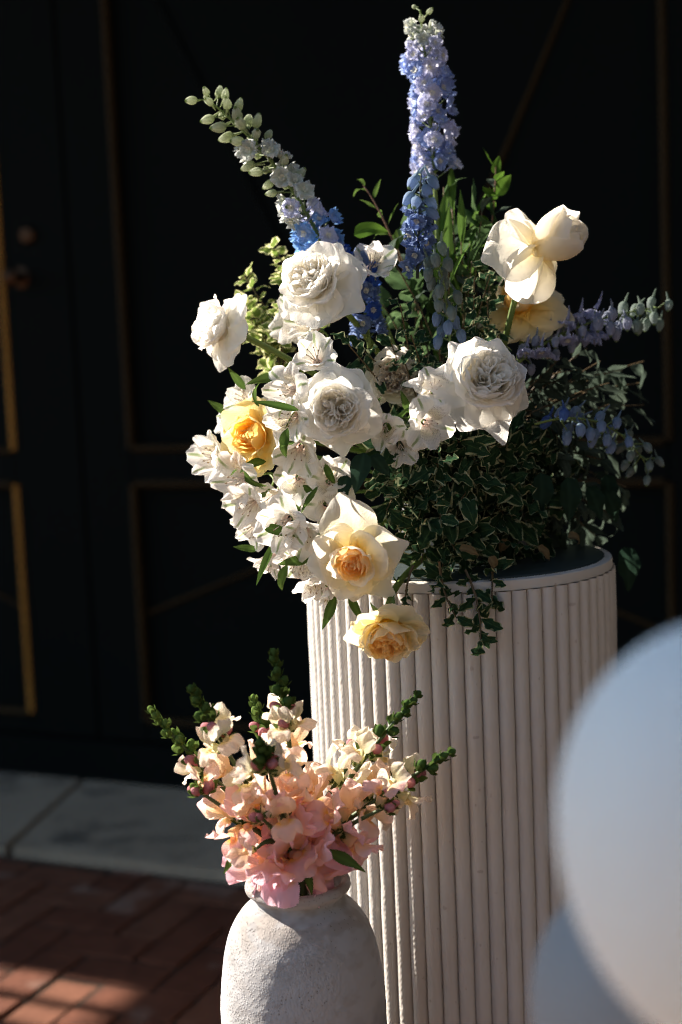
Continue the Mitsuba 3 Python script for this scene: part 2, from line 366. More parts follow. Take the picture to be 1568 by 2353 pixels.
def place_leaf(holder, shape, p, d, upv, s=1.0, roll=0.0, name='leaf'):
    d = np.asarray(d) / np.linalg.norm(d)
    z = np.asarray(upv, float); z = z - d * (z @ d); z /= np.linalg.norm(z) + 1e-9
    y = np.cross(z, d)
    c, s_ = math.cos(roll), math.sin(roll)
    Rm = np.stack([d, c * y + s_ * z, c * z - s_ * y], 1)
    return put(holder, name, at(shape, M4(Rm, p, s)))

def sprig(name, label, cat, group, pts, shapes, n, r, t0=0.25, size=(0.8, 1.1), stem_r=0.0012, stem_c=(0.10, 0.07, 0.035), spread=60, up=(0, 0, 1), droop=0.0, tumble=.2):
    """a twig along pts with leaves set round it and a tuft at its end"""
    key = thing(name, label, cat, group)
    pts = np.asarray(pts, float)
    put(key, 'twig', vmesh(*tube(pts, np.linspace(stem_r * 1.5, stem_r * 0.7, len(pts)), 5), np.asarray(stem_c), 'm_stem'))
    seg = np.linalg.norm(np.diff(pts, axis=0), axis=1); cum = np.concatenate([[0], np.cumsum(seg)]) / seg.sum()
    for i in range(n):
        t = t0 + (1 - t0) * (i + 0.5 + r.uniform(-.3, .3)) / n
        p = np.array([np.interp(t, cum, pts[:, k]) for k in range(3)])
        q = np.array([np.interp(min(t + 0.05, 1), cum, pts[:, k]) - np.interp(max(t - 0.05, 0), cum, pts[:, k]) for k in range(3)])
        ax = q / np.linalg.norm(q)
        Fm = frame(ax)
        a = i * 2.39996 + r.normal(0, .3)
        rad = math.cos(a) * Fm[:, 0] + math.sin(a) * Fm[:, 1]
        sp = math.radians(spread * (1.15 - 0.55 * t) + r.normal(0, 10))
        d = ax * math.cos(sp) + rad * math.sin(sp) + np.array([0, 0, -droop])
        upv = ax * math.sin(sp) - rad * math.cos(sp) * 1.0
        upv = upv * 0.6 + np.asarray(up) * 0.7 + r.normal(0, tumble, 3)
        place_leaf(key, shapes[r.integers(len(shapes))], p, d, upv, r.uniform(*size), r.normal(0, .15 + tumble))
    return key

# ------------------------------------------------------------------ delphinium
def sepal(L, W, cup, ruff, seed, nu=9, nv=7):
    r = np.random.default_rng(seed)
    u, v = np.meshgrid(np.linspace(-1, 1, nu), np.linspace(0, 1, nv))
    w = W / 2 * np.sin(math.pi * np.clip(0.08 + 0.80 * v, 0, 1) ** 0.9) ** 0.7
    lf = 1 - 0.22 * np.abs(u) ** 3
    th = np.radians(20 + cup * v)
    x = np.cumsum(np.sin(th), 0) * L / nv * lf; z = np.cumsum(np.cos(th), 0) * L / nv * lf
    z = z + 0.25 * w * u * u + ruff * W * v ** 2 * np.sin(u * r.uniform(4, 8) + r.uniform(0, 6))
    return np.stack([x, u * w, z], -1), u, v
def turn(X, a):
    c, s = math.cos(a), math.sin(a)
    return np.stack([X[..., 0] * c - X[..., 1] * s, X[..., 0] * s + X[..., 1] * c, X[..., 2]], -1)
def make_floret(cols, openness, seed, size=0.0165):
    """one delphinium floret looking along +z from the origin, its pedicel end at z = -0.02: (corolla, eye)"""
    r = np.random.default_rng(seed)
    cin, cout, cedge = [np.asarray(c) for c in cols]
    parts = []
    for k in range(5):
        X, u, v = sepal(size * r.uniform(.9, 1.1), size * 1.12, openness + r.normal(0, 12), 0.20, seed * 10 + k)
        X = turn(X, k * 1.2566 + r.normal(0, .12)); X[..., 2] -= 0.004 - 0.0004 * k
        V, f = grid(X)
        c = fold(cin, cout, np.clip(v * 1.4 - .2, 0, 1)); c = c * (1 - 0.5 * (v ** 4)[..., None]) + cedge * 0.5 * (v ** 4)[..., None]
        c = c * (0.85 + 0.3 * meshkit.noise(np.stack([u * 2, v * 3, u * 0 + k + seed], -1)))[..., None]
        parts.append((V, f, c.reshape(-1, 3)))
    sp = bez((0, 0, -0.003), (0.002, 0, -0.012), (0.001, 0.004, -0.021), 6)
    parts.append((*tube(sp, np.linspace(0.0026, 0.0006, 6), 6), cout * 0.9))
    eye = []
    for k in range(4):
        X, u, v = sepal(size * 0.42, size * 0.36, 30, 0.2, seed * 10 + 7 + k, 5, 4)
        X = turn(X, k * 1.57 + 0.4 + r.normal(0, .2)); X[..., 2] += 0.0005
        V, f = grid(X); eye.append((V, f, np.array([0.80, 0.79, 0.68])))
    return vmesh(*join(parts), 'm_petal'), vmesh(*join(eye), 'm_petal')
def make_bud(cols, seed, L=0.017, W=0.0095):
    """a closed bud along +z: pleated egg with a short spur"""
    r = np.random.default_rng(seed)
    a, b = [np.asarray(c) for c in cols]
    th = np.linspace(0.05, math.pi - 0.08, 9); ph = np.arange(15) * 2 * math.pi / 15
    pl = 1 + 0.10 * np.cos(5 * ph)[None, :] * np.sin(th)[:, None]
    prof = np.sin(th) * (1 + 0.35 * np.cos(th)) 
    X = np.stack([prof[:, None] * np.cos(ph) * pl * W / 2, prof[:, None] * np.sin(ph) * pl * W / 2, (0.5 - 0.5 * np.cos(th))[:, None] * L + 0 * ph], -1)
    V, f = grid(X, True)
    t = np.repeat((0.5 - 0.5 * np.cos(th)), 15)
    c = fold(a, b, np.clip(t * 1.2 - .1, 0, 1)) * (0.9 + 0.2 * r.random(len(t)))[:, None]
    tip = (t > 0.9)[:, None]
    c = np.where(tip, np.array([0.16, 0.22, 0.08]), c)
    sp = bez((0, 0, 0.004), (0.003, 0, -0.004), (0.005, 0, -0.009), 5)
    return vmesh(*join([(V, f, c), (*tube(sp, np.linspace(0.002, 0.0006, 5), 5), a * 0.9)]), 'm_petal')
PAL = {
    'white': ((0.58, 0.62, 0.52), (0.66, 0.68, 0.64), (0.62, 0.68, 0.74)),
    'pale':  ((0.70, 0.70, 0.76), (0.56, 0.60, 0.80), (0.74, 0.74, 0.86)),
    'blue':  ((0.46, 0.53, 0.74), (0.31, 0.42, 0.70), (0.54, 0.60, 0.78)),
    'azure': ((0.46, 0.58, 0.78), (0.16, 0.38, 0.72), (0.40, 0.58, 0.82)),
    'deep':  ((0.08, 0.17, 0.52), (0.05, 0.13, 0.50), (0.10, 0.22, 0.60)),
    'slate': ((0.20, 0.27, 0.46), (0.17, 0.25, 0.46), (0.28, 0.35, 0.54)),
    'lilac': ((0.44, 0.46, 0.62), (0.38, 0.41, 0.60), (0.54, 0.56, 0.70)),
}
FLORET, BUD = {}, {}
def florets(pal):
    if pal not in FLORET: FLORET[pal] = [make_floret(PAL[pal], o, 40 + 7 * k, 0.0165) for k, o in enumerate((66, 80, 48, 88, 58))]
    return FLORET[pal]
def buds(pal):
    cols = {'green': ((0.24, 0.32, 0.14), (0.42, 0.47, 0.32)), 'white': ((0.40, 0.46, 0.28), (0.62, 0.66, 0.54)), 'grey': ((0.22, 0.28, 0.24), (0.34, 0.40, 0.40)),
            'blue': ((0.24, 0.33, 0.42), (0.36, 0.47, 0.72)), 'lilac': ((0.33, 0.37, 0.46), (0.44, 0.46, 0.60)), 'deep': ((0.10, 0.17, 0.42), (0.16, 0.28, 0.62))}[pal]
    if pal not in BUD: BUD[pal] = [make_bud(cols, 300 + k) for k in range(3)]
    return BUD[pal]
def spike(label, path, items, r, stem_r=0.003, droop=0.0, stem_c=(0.13, 0.19, 0.05), avoid=None):
    """a delphinium: path from its foot to its tip; items: (t, azimuth, kind 'f' or 'b', palette, size, pedicel length, angle from the stem in degrees)"""
    key = thing('delphinium', label, 'delphinium')
    pts = np.asarray(path, float)
    put(key, 'stem', vmesh(*tube(pts, np.linspace(stem_r, stem_r * 0.35, len(pts)), 7), np.asarray(stem_c), 'm_stem'))
    seg = np.linalg.norm(np.diff(pts, axis=0), axis=1); cum = np.concatenate([[0], np.cumsum(seg)]) / seg.sum()
    at_ = lambda t: np.array([np.interp(t, cum, pts[:, k]) for k in range(3)])
    for t, az, kind, pal, size, ped, ang in items:
        p, ax = at_(t), at_(min(1, t + .04)) - at_(max(0, t - .04)); ax /= np.linalg.norm(ax)
        Fm = frame(ax)
        rad = math.cos(az) * Fm[:, 0] + math.sin(az) * Fm[:, 1]
        d = ax * math.cos(math.radians(ang)) + rad * math.sin(math.radians(ang))
        end = p + (ax * 0.55 + rad * 0.9) * ped
        d = d + np.array([0, 0, -droop]); d /= np.linalg.norm(d)
        Fd = frame(d, spin=r.uniform(0, 6.28))
        mid = p + rad * ped * 0.5
        if kind == 'f':
            c, e = florets(pal)[r.integers(5)]
            fk = put(key, 'floret', at(c, M4(Fd, end, size)))
            scene[fk + '__eye'] = at(e, M4(Fd, end, size))
            tail = end - d * 0.004 * size
        else:
            put(key, 'bud', at(buds(pal)[r.integers(3)], M4(Fd, end, size)))
            tail = end + d * 0.002
        put(key, 'pedicel', vmesh(*tube(bez(p, mid + ax * ped * .3, tail, 5), 0.0008, 5), np.array([0.12, 0.18, 0.06]), 'm_stem'))
    return key

# ------------------------------------------------------------------ alstroemeria
def tepal_mesh(L, W, th0, th1, seed, kid, narrow=False):
    r = np.random.default_rng(seed)
    nu, nv = 9, 11
    u, v = np.meshgrid(np.linspace(-1, 1, nu), np.linspace(0, 1, nv))
    w = W / 2 * (0.16 + 0.84 * np.sin(math.pi / 2 * np.clip((v - 0.05) / (0.62 if not narrow else 0.7), 0, 1)) ** 1.2) * (1 - 0.28 * np.clip((v - 0.66) / 0.34, 0, 1) ** 2)
    lf = 1 - 0.20 * np.abs(u) ** 2.8 + 0.025 * np.sin(u * 9 + r.uniform(0, 6))
    th = np.radians(th0 + (th1 - th0) * v ** 1.3)
    x = 0.003 + np.cumsum(np.sin(th), 0) * L / nv * lf; z = np.cumsum(np.cos(th), 0) * L / nv * lf
    b = 0.35 * w * u * u - 0.10 * W * v ** 3 * np.abs(u) ** 3 + 0.035 * W * v ** 2 * np.sin(u * 7 + r.uniform(0, 6)) + 0.012 * W * np.sin(9 * v + r.uniform(0, 6))
    x = x - b * np.cos(th); z = z + b * np.sin(th)
    y = u * w
    uv = np.stack([u * .999 + 10 * kid, v], -1).reshape(-1, 2)
    return np.stack([x, y, z], -1), uv
ALS = []
for k in range(6):
    rr = np.random.default_rng(70 + k)
    o = (14, -6, 8, 26, 2, 36)[k]
    tp = []
    for j in range(6):
        inner = j % 2
        th0, th1 = 14 + rr.normal(0, 3), (66 if not inner else 48) + o + rr.normal(0, 8)
        if j == 3: th1 -= 12
        X, uv = tepal_mesh(0.048 if not inner else 0.047, 0.036 if not inner else 0.026, th0, th1, 800 + 10 * k + j, 2 * (k * 6 + j) + (1 if j == 1 or (j == 5 and k % 2) else 0), bool(inner))
        X = turn(X, j * math.pi / 3 + 0.5 + rr.normal(0, .08))
        V, f = grid(X)
        tp.append(mikit.ply((V, f), 'm_tepal', smooth=True, uv=uv))
    parts = []
    for j in range(6):
        a = j * 1.05 + 0.3
        q = bez((0.001 * math.cos(a), 0.001 * math.sin(a), 0.004), (0.002 * math.cos(a), 0.002 * math.sin(a), 0.02), (0.008 * math.cos(a) + 0.003, 0.008 * math.sin(a), 0.034), 6)
        parts.append((*tube(q, 0.0006, 4), np.array([0.70, 0.62, 0.55])))
        parts.append((*blob(q[-1], (0.0009, 0.0009, 0.0017), 5, 6), np.array([0.26, 0.18, 0.10])))
    stam = vmesh(*join(parts), 'm_stem')
    ov = vmesh(*join([(*blob((0, 0, -0.003), (0.0032, 0.0032, 0.005)), GREEN * 1.4)]), 'm_stem')
    ALS.append((tp, stam, ov))
def alstro(key, p, d, hub, r, size=1.0, spin=None):
    """one flower of an alstroemeria stem: floret > tepal (six), stamens"""
    Fd = frame(d, spin=r.uniform(0, 6.28) if spin is None else spin)
    base = np.asarray(p) - Fd[:, 2] * 0.026 * size
    tp, stam, ov = ALS[r.integers(6)]
    size = size * r.uniform(.88, 1.12)
    m = M4(Fd, base, size)
    fk = put(key, 'floret', at(ov, m))
    for j, s in enumerate(tp):
        scene[fk + '__tepal' + (f'_{j:03d}' if j else '')] = at(s, m)
    scene[fk + '__stamens'] = at(stam, m)
    b2 = base - Fd[:, 2] * 0.006 * size
    put(key, 'pedicel', vmesh(*tube(bez(b2, b2 - Fd[:, 2] * 0.03, hub, 7), 0.0014, 5), np.array([0.13, 0.20, 0.05]), 'm_stem'))

# ------------------------------------------------------------------ snapdragon
def lip(L, W, lobes, th0, th1, ruff, seed, nu=13, nv=9):
    r = np.random.default_rng(seed)
    u, v = np.meshgrid(np.linspace(-1, 1, nu), np.linspace(0, 1, nv))
    lobe = np.abs(np.cos(u * math.pi / 2 * lobes + (0 if lobes % 2 else math.pi / 2))) ** 0.8
    lf = 0.90 + 0.09 * lobe ** 0.7 - 0.16 * np.abs(u) ** 4
    w = W / 2 * (0.32 + 0.68 * np.sin(math.pi / 2 * np.clip(v / 0.75, 0, 1)))
    th = np.radians(th0 + (th1 - th0) * v)
    a = u * 0.9
    x = 0.004 + np.cumsum(np.sin(th), 0) * L / nv * lf; z = np.cumsum(np.cos(th), 0) * L / nv * lf
    y = np.sin(a) / 0.9 * w
    x = x - (1 - np.cos(a)) * w * 0.6
    k = ruff * W * v ** 2 * (np.sin(u * r.uniform(5, 8) + r.uniform(0, 6)) + 0.6 * np.sin(u * 11 + r.uniform(0, 6)))
    return np.stack([x - k * np.cos(th), y, z + k * np.sin(th)], -1), u, v
SNAP = {}
def snap_shapes(pal):
    if pal in SNAP: return SNAP[pal]
    base, edge, throat = [np.asarray(c) for c in {
        'pink': ((0.93, 0.64, 0.38), (0.93, 0.66, 0.64), (0.88, 0.52, 0.06)), 'peach': ((0.90, 0.66, 0.42), (0.93, 0.74, 0.66), (0.88, 0.58, 0.10)),
        'cream': ((0.78, 0.74, 0.48), (0.86, 0.77, 0.66), (0.86, 0.72, 0.26)), 'white': ((0.66, 0.70, 0.42), (0.84, 0.82, 0.70), (0.76, 0.72, 0.36)),
        'mauve': ((0.90, 0.60, 0.46), (0.91, 0.62, 0.72), (0.85, 0.50, 0.06))}[pal]]
    out = []
    for k in range(4):
        s = 1200 + 20 * k
        U, u, v = lip(0.030, 0.038, 2, 2, 34 + 18 * k, 0.09, s)
        c1 = fold(base, edge, np.clip(v * 1.5 - .35, 0, 1)) * (0.92 + 0.16 * meshkit.noise(np.stack([u * 2, v * 3, u * 0 + k], -1)))[..., None]
        Lw, u2, v2 = lip(0.027, 0.038, 2 + k % 2, 16, 74 + 20 * k, 0.09, s + 1)
        Lw = turn(Lw, math.pi)
        c2 = fold(throat, edge, np.clip(v2 * 3.6 - .3, 0, 1)) * (0.92 + 0.16 * meshkit.noise(np.stack([u2 * 2, v2 * 3, u2 * 0 + k + 4], -1)))[..., None]
        th = np.linspace(0, 1, 6); ph = np.arange(10) * 2 * math.pi / 10
        rad = 0.0045 + 0.0028 * th
        X = np.stack([rad[:, None] * np.cos(ph), rad[:, None] * np.sin(ph) * 0.9, (-0.016 + 0.018 * th)[:, None] + 0 * ph], -1)
        V, f = grid(X, True)
        tubep = [(V, f, fold(np.array([0.52, 0.56, 0.28]), base, np.repeat(th, 10)))]
        for j in range(5):
            a = j * 1.2566
            Xc, uu, vv = leaf_grid(0.011, 0.0072, 'ovate', 0.3, 0.2, nu=3, nv=5, seed=s + j)
            Rm = np.stack([np.array([math.cos(a) * .5, math.sin(a) * .5, .86]), np.array([-math.sin(a), math.cos(a), 0]), np.array([math.cos(a) * .86, math.sin(a) * .86, -.5])], 1)
            vv_, ff_ = grid(Xc @ Rm.T + np.array([0.002 * math.cos(a), 0.002 * math.sin(a), -0.0175]))
            tubep.append((vv_, ff_, GREEN * 0.8))
        pal_ = blob((-0.005, 0, 0.003), (0.0042, 0.0052, 0.004))
        tubep.append((*pal_, fold(throat, edge, 0.55)))
        out.append((vmesh(*grid(U), c1.reshape(-1, 3), 'm_petal'), vmesh(*grid(Lw), c2.reshape(-1, 3), 'm_petal'), vmesh(*join(tubep), 'm_petal')))
    SNAP[pal] = out
    return out
SBUD = {}
def snap_bud(kind):
    if kind not in SBUD:
        ca, cb = {'pinkbud': ((0.45, 0.14, 0.16), (0.62, 0.30, 0.32)), 'green': ((0.10, 0.18, 0.04), (0.19, 0.28, 0.08)), 'dark': ((0.045, 0.10, 0.025), (0.10, 0.17, 0.05))}[kind]
        out = []
        for k in range(3):
            rr = np.random.default_rng(1500 + k)
            V, f = blob((0, 0, 0.004), (0.0040, 0.0040, 0.0056), 7, 9)
            t = (V[:, 2] + 0.002) / 0.012
            parts = [(V, f, fold(ca, cb, np.clip(t, 0, 1)))]
            for j in range(4):
                a = j * 1.57 + rr.normal(0, .2)
                Xc, uu, vv = leaf_grid(0.0095, 0.0060, 'ovate', -0.35, 0.3, nu=3, nv=5, seed=1600 + j)
                Rm = np.stack([np.array([math.cos(a) * .22, math.sin(a) * .22, .97]), np.array([-math.sin(a), math.cos(a), 0]), np.array([math.cos(a) * .97, math.sin(a) * .97, -.22])], 1)
                v_, f_ = grid(Xc @ Rm.T + np.array([0.0030 * math.cos(a), 0.0030 * math.sin(a), -0.001]))
                parts.append((v_, f_, np.array(GREEN) * (1.2 if kind != 'dark' else 0.7)))
            out.append(vmesh(*join(parts), 'm_leaf'))
        SBUD[kind] = out
    return SBUD[kind]
def snapdragon(label, path, r, nf, pals, t_f=(0.35, 0.78), size=1.0, budk='green', nb=9, low=False):
    """path from the vase mouth to the tip; florets between t_f, pink buds above them, then green buds"""
    key = thing('snapdragon', label, 'snapdragon')
    pts = np.asarray(path, float)
    put(key, 'stem', vmesh(*tube(pts, np.linspace(0.0046, 0.0016, len(pts)), 7), np.array([0.045, 0.08, 0.025]), 'm_stem'))
    seg = np.linalg.norm(np.diff(pts, axis=0), axis=1); cum = np.concatenate([[0], np.cumsum(seg)]) / seg.sum()
    at_ = lambda t: np.array([np.interp(t, cum, pts[:, k]) for k in range(3)])
    free = cum[np.argmax(pts[:, 2] > VASE[2] + 0.030)]
    if not low: t_f = (max(t_f[0], free), max(t_f[1], free + 0.1))
    for i in range(nf):
        tier, ntier = i // 3, max(1, -(-nf // 3) - 1)           # the florets stand in whorls of three with bare stem between them
        f = min(1.0, tier / ntier + 0.05 * (i % 3))
        t = t_f[0] + (t_f[1] - t_f[0]) * min(1.0, tier / ntier) + r.normal(0, .008)
        p, ax = at_(t), at_(min(1, t + .05)) - at_(max(0, t - .05)); ax /= np.linalg.norm(ax)
        Fm = frame(ax)
        a = (i % 3) * 2.094 + tier * 0.8 + r.normal(0, .3)
        rad = math.cos(a) * Fm[:, 0] + math.sin(a) * Fm[:, 1]
        d = rad * 0.9 + ax * (0.35 + 0.5 * f) + r.normal(0, .1, 3); d /= np.linalg.norm(d)
        xu = ax - d * (ax @ d); xu /= np.linalg.norm(xu)
        Rm = np.stack([xu, np.cross(d, xu), d], 1)
        s = size * (1.28 - 0.46 * f) * r.uniform(.92, 1.08)
        U, Lw, tb = snap_shapes(pals[min(int(f * len(pals)), len(pals) - 1)])[r.integers(4)]
        m = M4(Rm, p + d * 0.020 * s, s)
        fk = put(key, 'floret', at(tb, m))
        scene[fk + '__upper_lip'] = at(U, m); scene[fk + '__lower_lip'] = at(Lw, m)
    nb = int(nb * .8)
    for i in range(3 + nb if nb >= 0 else 0):
        f = i / (2 + nb)
        t = t_f[1] + 0.02 + (1 - t_f[1] - 0.02) * f
        p, ax = at_(t), at_(min(1, t + .05)) - at_(max(0, t - .05)); ax /= np.linalg.norm(ax)
        Fm = frame(ax)
        a = i * 2.39996 + 1
        rad = math.cos(a) * Fm[:, 0] + math.sin(a) * Fm[:, 1]
        d = rad * (1 - 0.75 * f) + ax * (0.6 + f)
        s = size * (1.55 - 0.6 * f)
        put(key, 'bud', at(snap_bud('pinkbud' if i < 3 else budk)[r.integers(3)], M4(frame(d), p + rad * 0.005 * (1 - f), s)))
    return key

# ------------------------------------------------------------------ the setting: paving, kerb, building with two door leaves
E_ = np.array([0.918, -0.396, 0.0]); E_ /= np.linalg.norm(E_)      # along the building, to the right
N_ = np.array([-E_[1], E_[0], 0.0])                                # away from the viewer, into the building
BAS = np.stack([E_, N_, [0, 0, 1.0]])                              # (s, t, z) -> world
def W_(v): return np.asarray(v, float) @ BAS
def wbox(s0, s1, t0, t1, z0, z1, cham=0.0):
    v, f = box((s0, t0, z0), (s1, t1, z1), cham)
    return W_(v), f
def brick_mat(c0, c1, k):
    def fn(p, n, uv):
        a = fbm(p.x * 30 + k, p.y * 30, p.z * 30, 4)
        b = smoothstep(0.62, 0.8, fbm(p.x * 9, p.y * 9 + k, 3, 3))
        return mix(mix(c0, c1, a), (0.30, 0.24, 0.20), 0.35 * b)
    return {'type': 'twosided', 'b': {'type': 'bumpmap', 't': mikit.proc(lambda p, n, uv: fbm(p.x * 160 + k, p.y * 160, p.z * 160, 3), 4e-4), 'scale': 0.0012,
            'b': {'type': 'principled', 'base_color': mikit.proc(fn), 'roughness': 0.85, 'specular': 0.2}}}
scene['m_brick_a'] = brick_mat((0.072, 0.026, 0.015), (0.135, 0.050, 0.028), 0)
scene['m_brick_b'] = brick_mat((0.095, 0.037, 0.021), (0.165, 0.070, 0.041), 5)
scene['m_joint'] = {'type': 'diffuse', 'reflectance': mikit.proc(lambda p, n, uv: mix((0.035, 0.028, 0.022), (0.075, 0.06, 0.05), fbm(p.x * 40, p.y * 40, 0, 3)))}
def stone_fn(p, n, uv):
    a = fbm(p.x * 7, p.y * 7, 1, 4)
    b = smoothstep(0.56, 0.74, fbm(p.x * 7 + 9, p.y * 13, 7, 4))
    s = noise(p.x * 240, p.y * 240, 2)
    return mix(mix(mix((0.19, 0.155, 0.11), (0.33, 0.28, 0.205), a), (0.40, 0.34, 0.26), 0.5 * s), (0.07, 0.065, 0.055), 0.75 * b)
scene['m_stone'] = {'type': 'twosided', 'b': {'type': 'principled', 'base_color': mikit.proc(stone_fn), 'roughness': 0.8, 'specular': 0.25}}
scene['m_door'] = {'type': 'twosided', 'b': {'type': 'principled', 'base_color': mikit.proc(lambda p, n, uv: mix((0.0022, 0.0038, 0.0036), (0.0040, 0.0058, 0.0055), fbm(p.x * 3, p.y * 3, p.z * 0.8, 3))), 'roughness': 0.75, 'specular': 0.06}}
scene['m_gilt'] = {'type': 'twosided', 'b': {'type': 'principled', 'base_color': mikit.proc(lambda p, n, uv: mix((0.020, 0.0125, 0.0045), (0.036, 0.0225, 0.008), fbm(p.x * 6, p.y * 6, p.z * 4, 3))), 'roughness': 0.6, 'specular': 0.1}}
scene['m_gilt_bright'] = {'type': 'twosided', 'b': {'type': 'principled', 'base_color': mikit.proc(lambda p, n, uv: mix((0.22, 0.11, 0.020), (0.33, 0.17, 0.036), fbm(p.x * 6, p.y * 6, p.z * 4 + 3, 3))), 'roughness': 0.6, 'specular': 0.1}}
scene['m_brass'] = {'type': 'roughconductor', 'material': 'Cu', 'alpha': 0.25, 'specular_reflectance': rgb(0.06, 0.05, 0.035)}
scene['m_added_wing'] = {'type': 'twosided', 'b': {'type': 'diffuse', 'reflectance': rgb(0.06, 0.06, 0.06)}}
scene['m_blocker'] = {'type': 'twosided', 'b': {'type': 'diffuse', 'reflectance': rgb(0.03, 0.035, 0.035)}}  # shared by the unseen shade makers added out of view

v, f = np.array([[-60, -60, -0.010], [60, -60, -0.010], [60, 60, -0.010], [-60, 60, -0.010]], float), np.array([[0, 1, 2], [0, 2, 3]])
scene['m_ground'] = {'type': 'diffuse', 'reflectance': mikit.proc(lambda p, n, uv: mix((0.12, 0.085, 0.06), (0.18, 0.13, 0.095), fbm(p.x * 6, p.y * 6, 0, 3)))}
scene['ground'] = mikit.ply((v, f), 'm_ground'); labels['ground'] = {'label': 'reddish brick ground around the built paving', 'category': 'ground', 'kind': 'structure'}
pav = thing('pavement', 'red brick paving laid in herringbone, lit in one strip at bottom left', 'pavement', kind='structure')
vb, fb = np.array([[-2.35, -1.12, -0.006], [0.80, -1.12, -0.006], [0.80, 1.58, -0.006], [-2.35, 1.58, -0.006]]), np.array([[0, 1, 2], [0, 2, 3]])
put(pav, 'bedding', mikit.ply((W_(vb), fb), 'm_joint'))
A = 0.1055
rb = np.random.default_rng(3)
S0, T0 = -1.031, 0.500
for j in range(-15, 6):
    for i in range(-12, 16):
        m = (i + j) % 4
        if m not in (0, 2): continue
        w, h = (2, 1) if m == 0 else (1, 2)
        s0, t0 = S0 + i * A, T0 + j * A
        g = 0.005
        t1 = min(t0 + h * A - g, 1.045)
        if t1 - (t0 + g) < 0.02: continue
        z = rb.normal(0, 0.0012)
        vb, fb = box((s0 + g, t0 + g, -0.05), (s0 + w * A - g, t1, z), 0.003)
        vb = vb + np.array([0, 0, 1]) * ((vb[:, :1] - s0) * rb.normal(0, .008) + (vb[:, 1:2] - t0) * rb.normal(0, .008))
        put(pav, 'brick', mikit.ply((W_(vb), fb), 'm_brick_a' if rb.random() < .6 else 'm_brick_b'))
kerb = thing('kerb', 'grey stone kerb of long slabs in front of the dark doors', 'kerb', kind='structure')
def slab(s0a, s0b, s1a, s1b):
    lo, hi = -0.06, 0.022
    v = np.array([[s0a, 1.052, lo], [s1a, 1.052, lo], [s1b, 1.583, lo], [s0b, 1.583, lo], [s0a, 1.052, hi], [s1a, 1.052, hi], [s1b, 1.583, hi], [s0b, 1.583, hi]], float)
    v[4:6, 1] += 0.004
    m = trimesh.convex.convex_hull(v)
    put(kerb, 'slab', mikit.ply((W_(np.array(m.vertices)), np.array(m.faces)), 'm_stone'))
slab(-4.2, -4.3, -1.566, -1.696); slab(-1.544, -1.676, 0.30, 0.22); slab(0.315, 0.235, 2.6, 2.6)

bld = thing('building', 'black painted building front around the panelled doors', 'building')
put(bld, 'wall', mikit.ply(wbox(-9, 9, 1.675, 5.0, -0.05, 5.2), 'm_door'))
put(bld, 'doorstep', mikit.ply(wbox(-6, 4, 1.585, 1.674, -0.05, 0.135, 0.006), 'm_door'))
put(bld, 'lintel', mikit.ply(wbox(-6, 4, 1.58, 1.674, 2.62, 2.9, 0.01), 'm_door'))
put(bld, 'added_awning', mikit.ply(wbox(-12, -4.95, 0.765, 1.674, 2.98, 3.02), 'm_blocker'))  # unseen overhang, added to throw shade on the bricks
put(bld, 'added_awning', mikit.ply(wbox(-4.95, 4.0, 0.53, 1.674, 2.98, 3.02), 'm_blocker'))  # deeper stretch, also added: keeps sky light off doors, kerb and bricks
for tt, rr_ in ((0.665, 0.016), (0.55, 0.03)):  # unseen bars, added for the thin shadow bands on the bricks
    put(bld, 'added_rail', mikit.ply(wbox(-12, -4.952, tt - rr_, tt + rr_, 2.985, 3.015), 'm_blocker'))
put(bld, 'added_side_wing', mikit.ply(wbox(3.2, 6.5, -9.0, 1.674, -0.05, 7.0), 'm_added_wing'))  # unseen block, added to cut off sky light from the right
put(bld, 'added_front_wing', mikit.ply(wbox(1.2, 6.5, -13.0, -9.002, -0.05, 8.0), 'm_added_wing'))  # unseen block, added to cut off sky light from behind the viewer
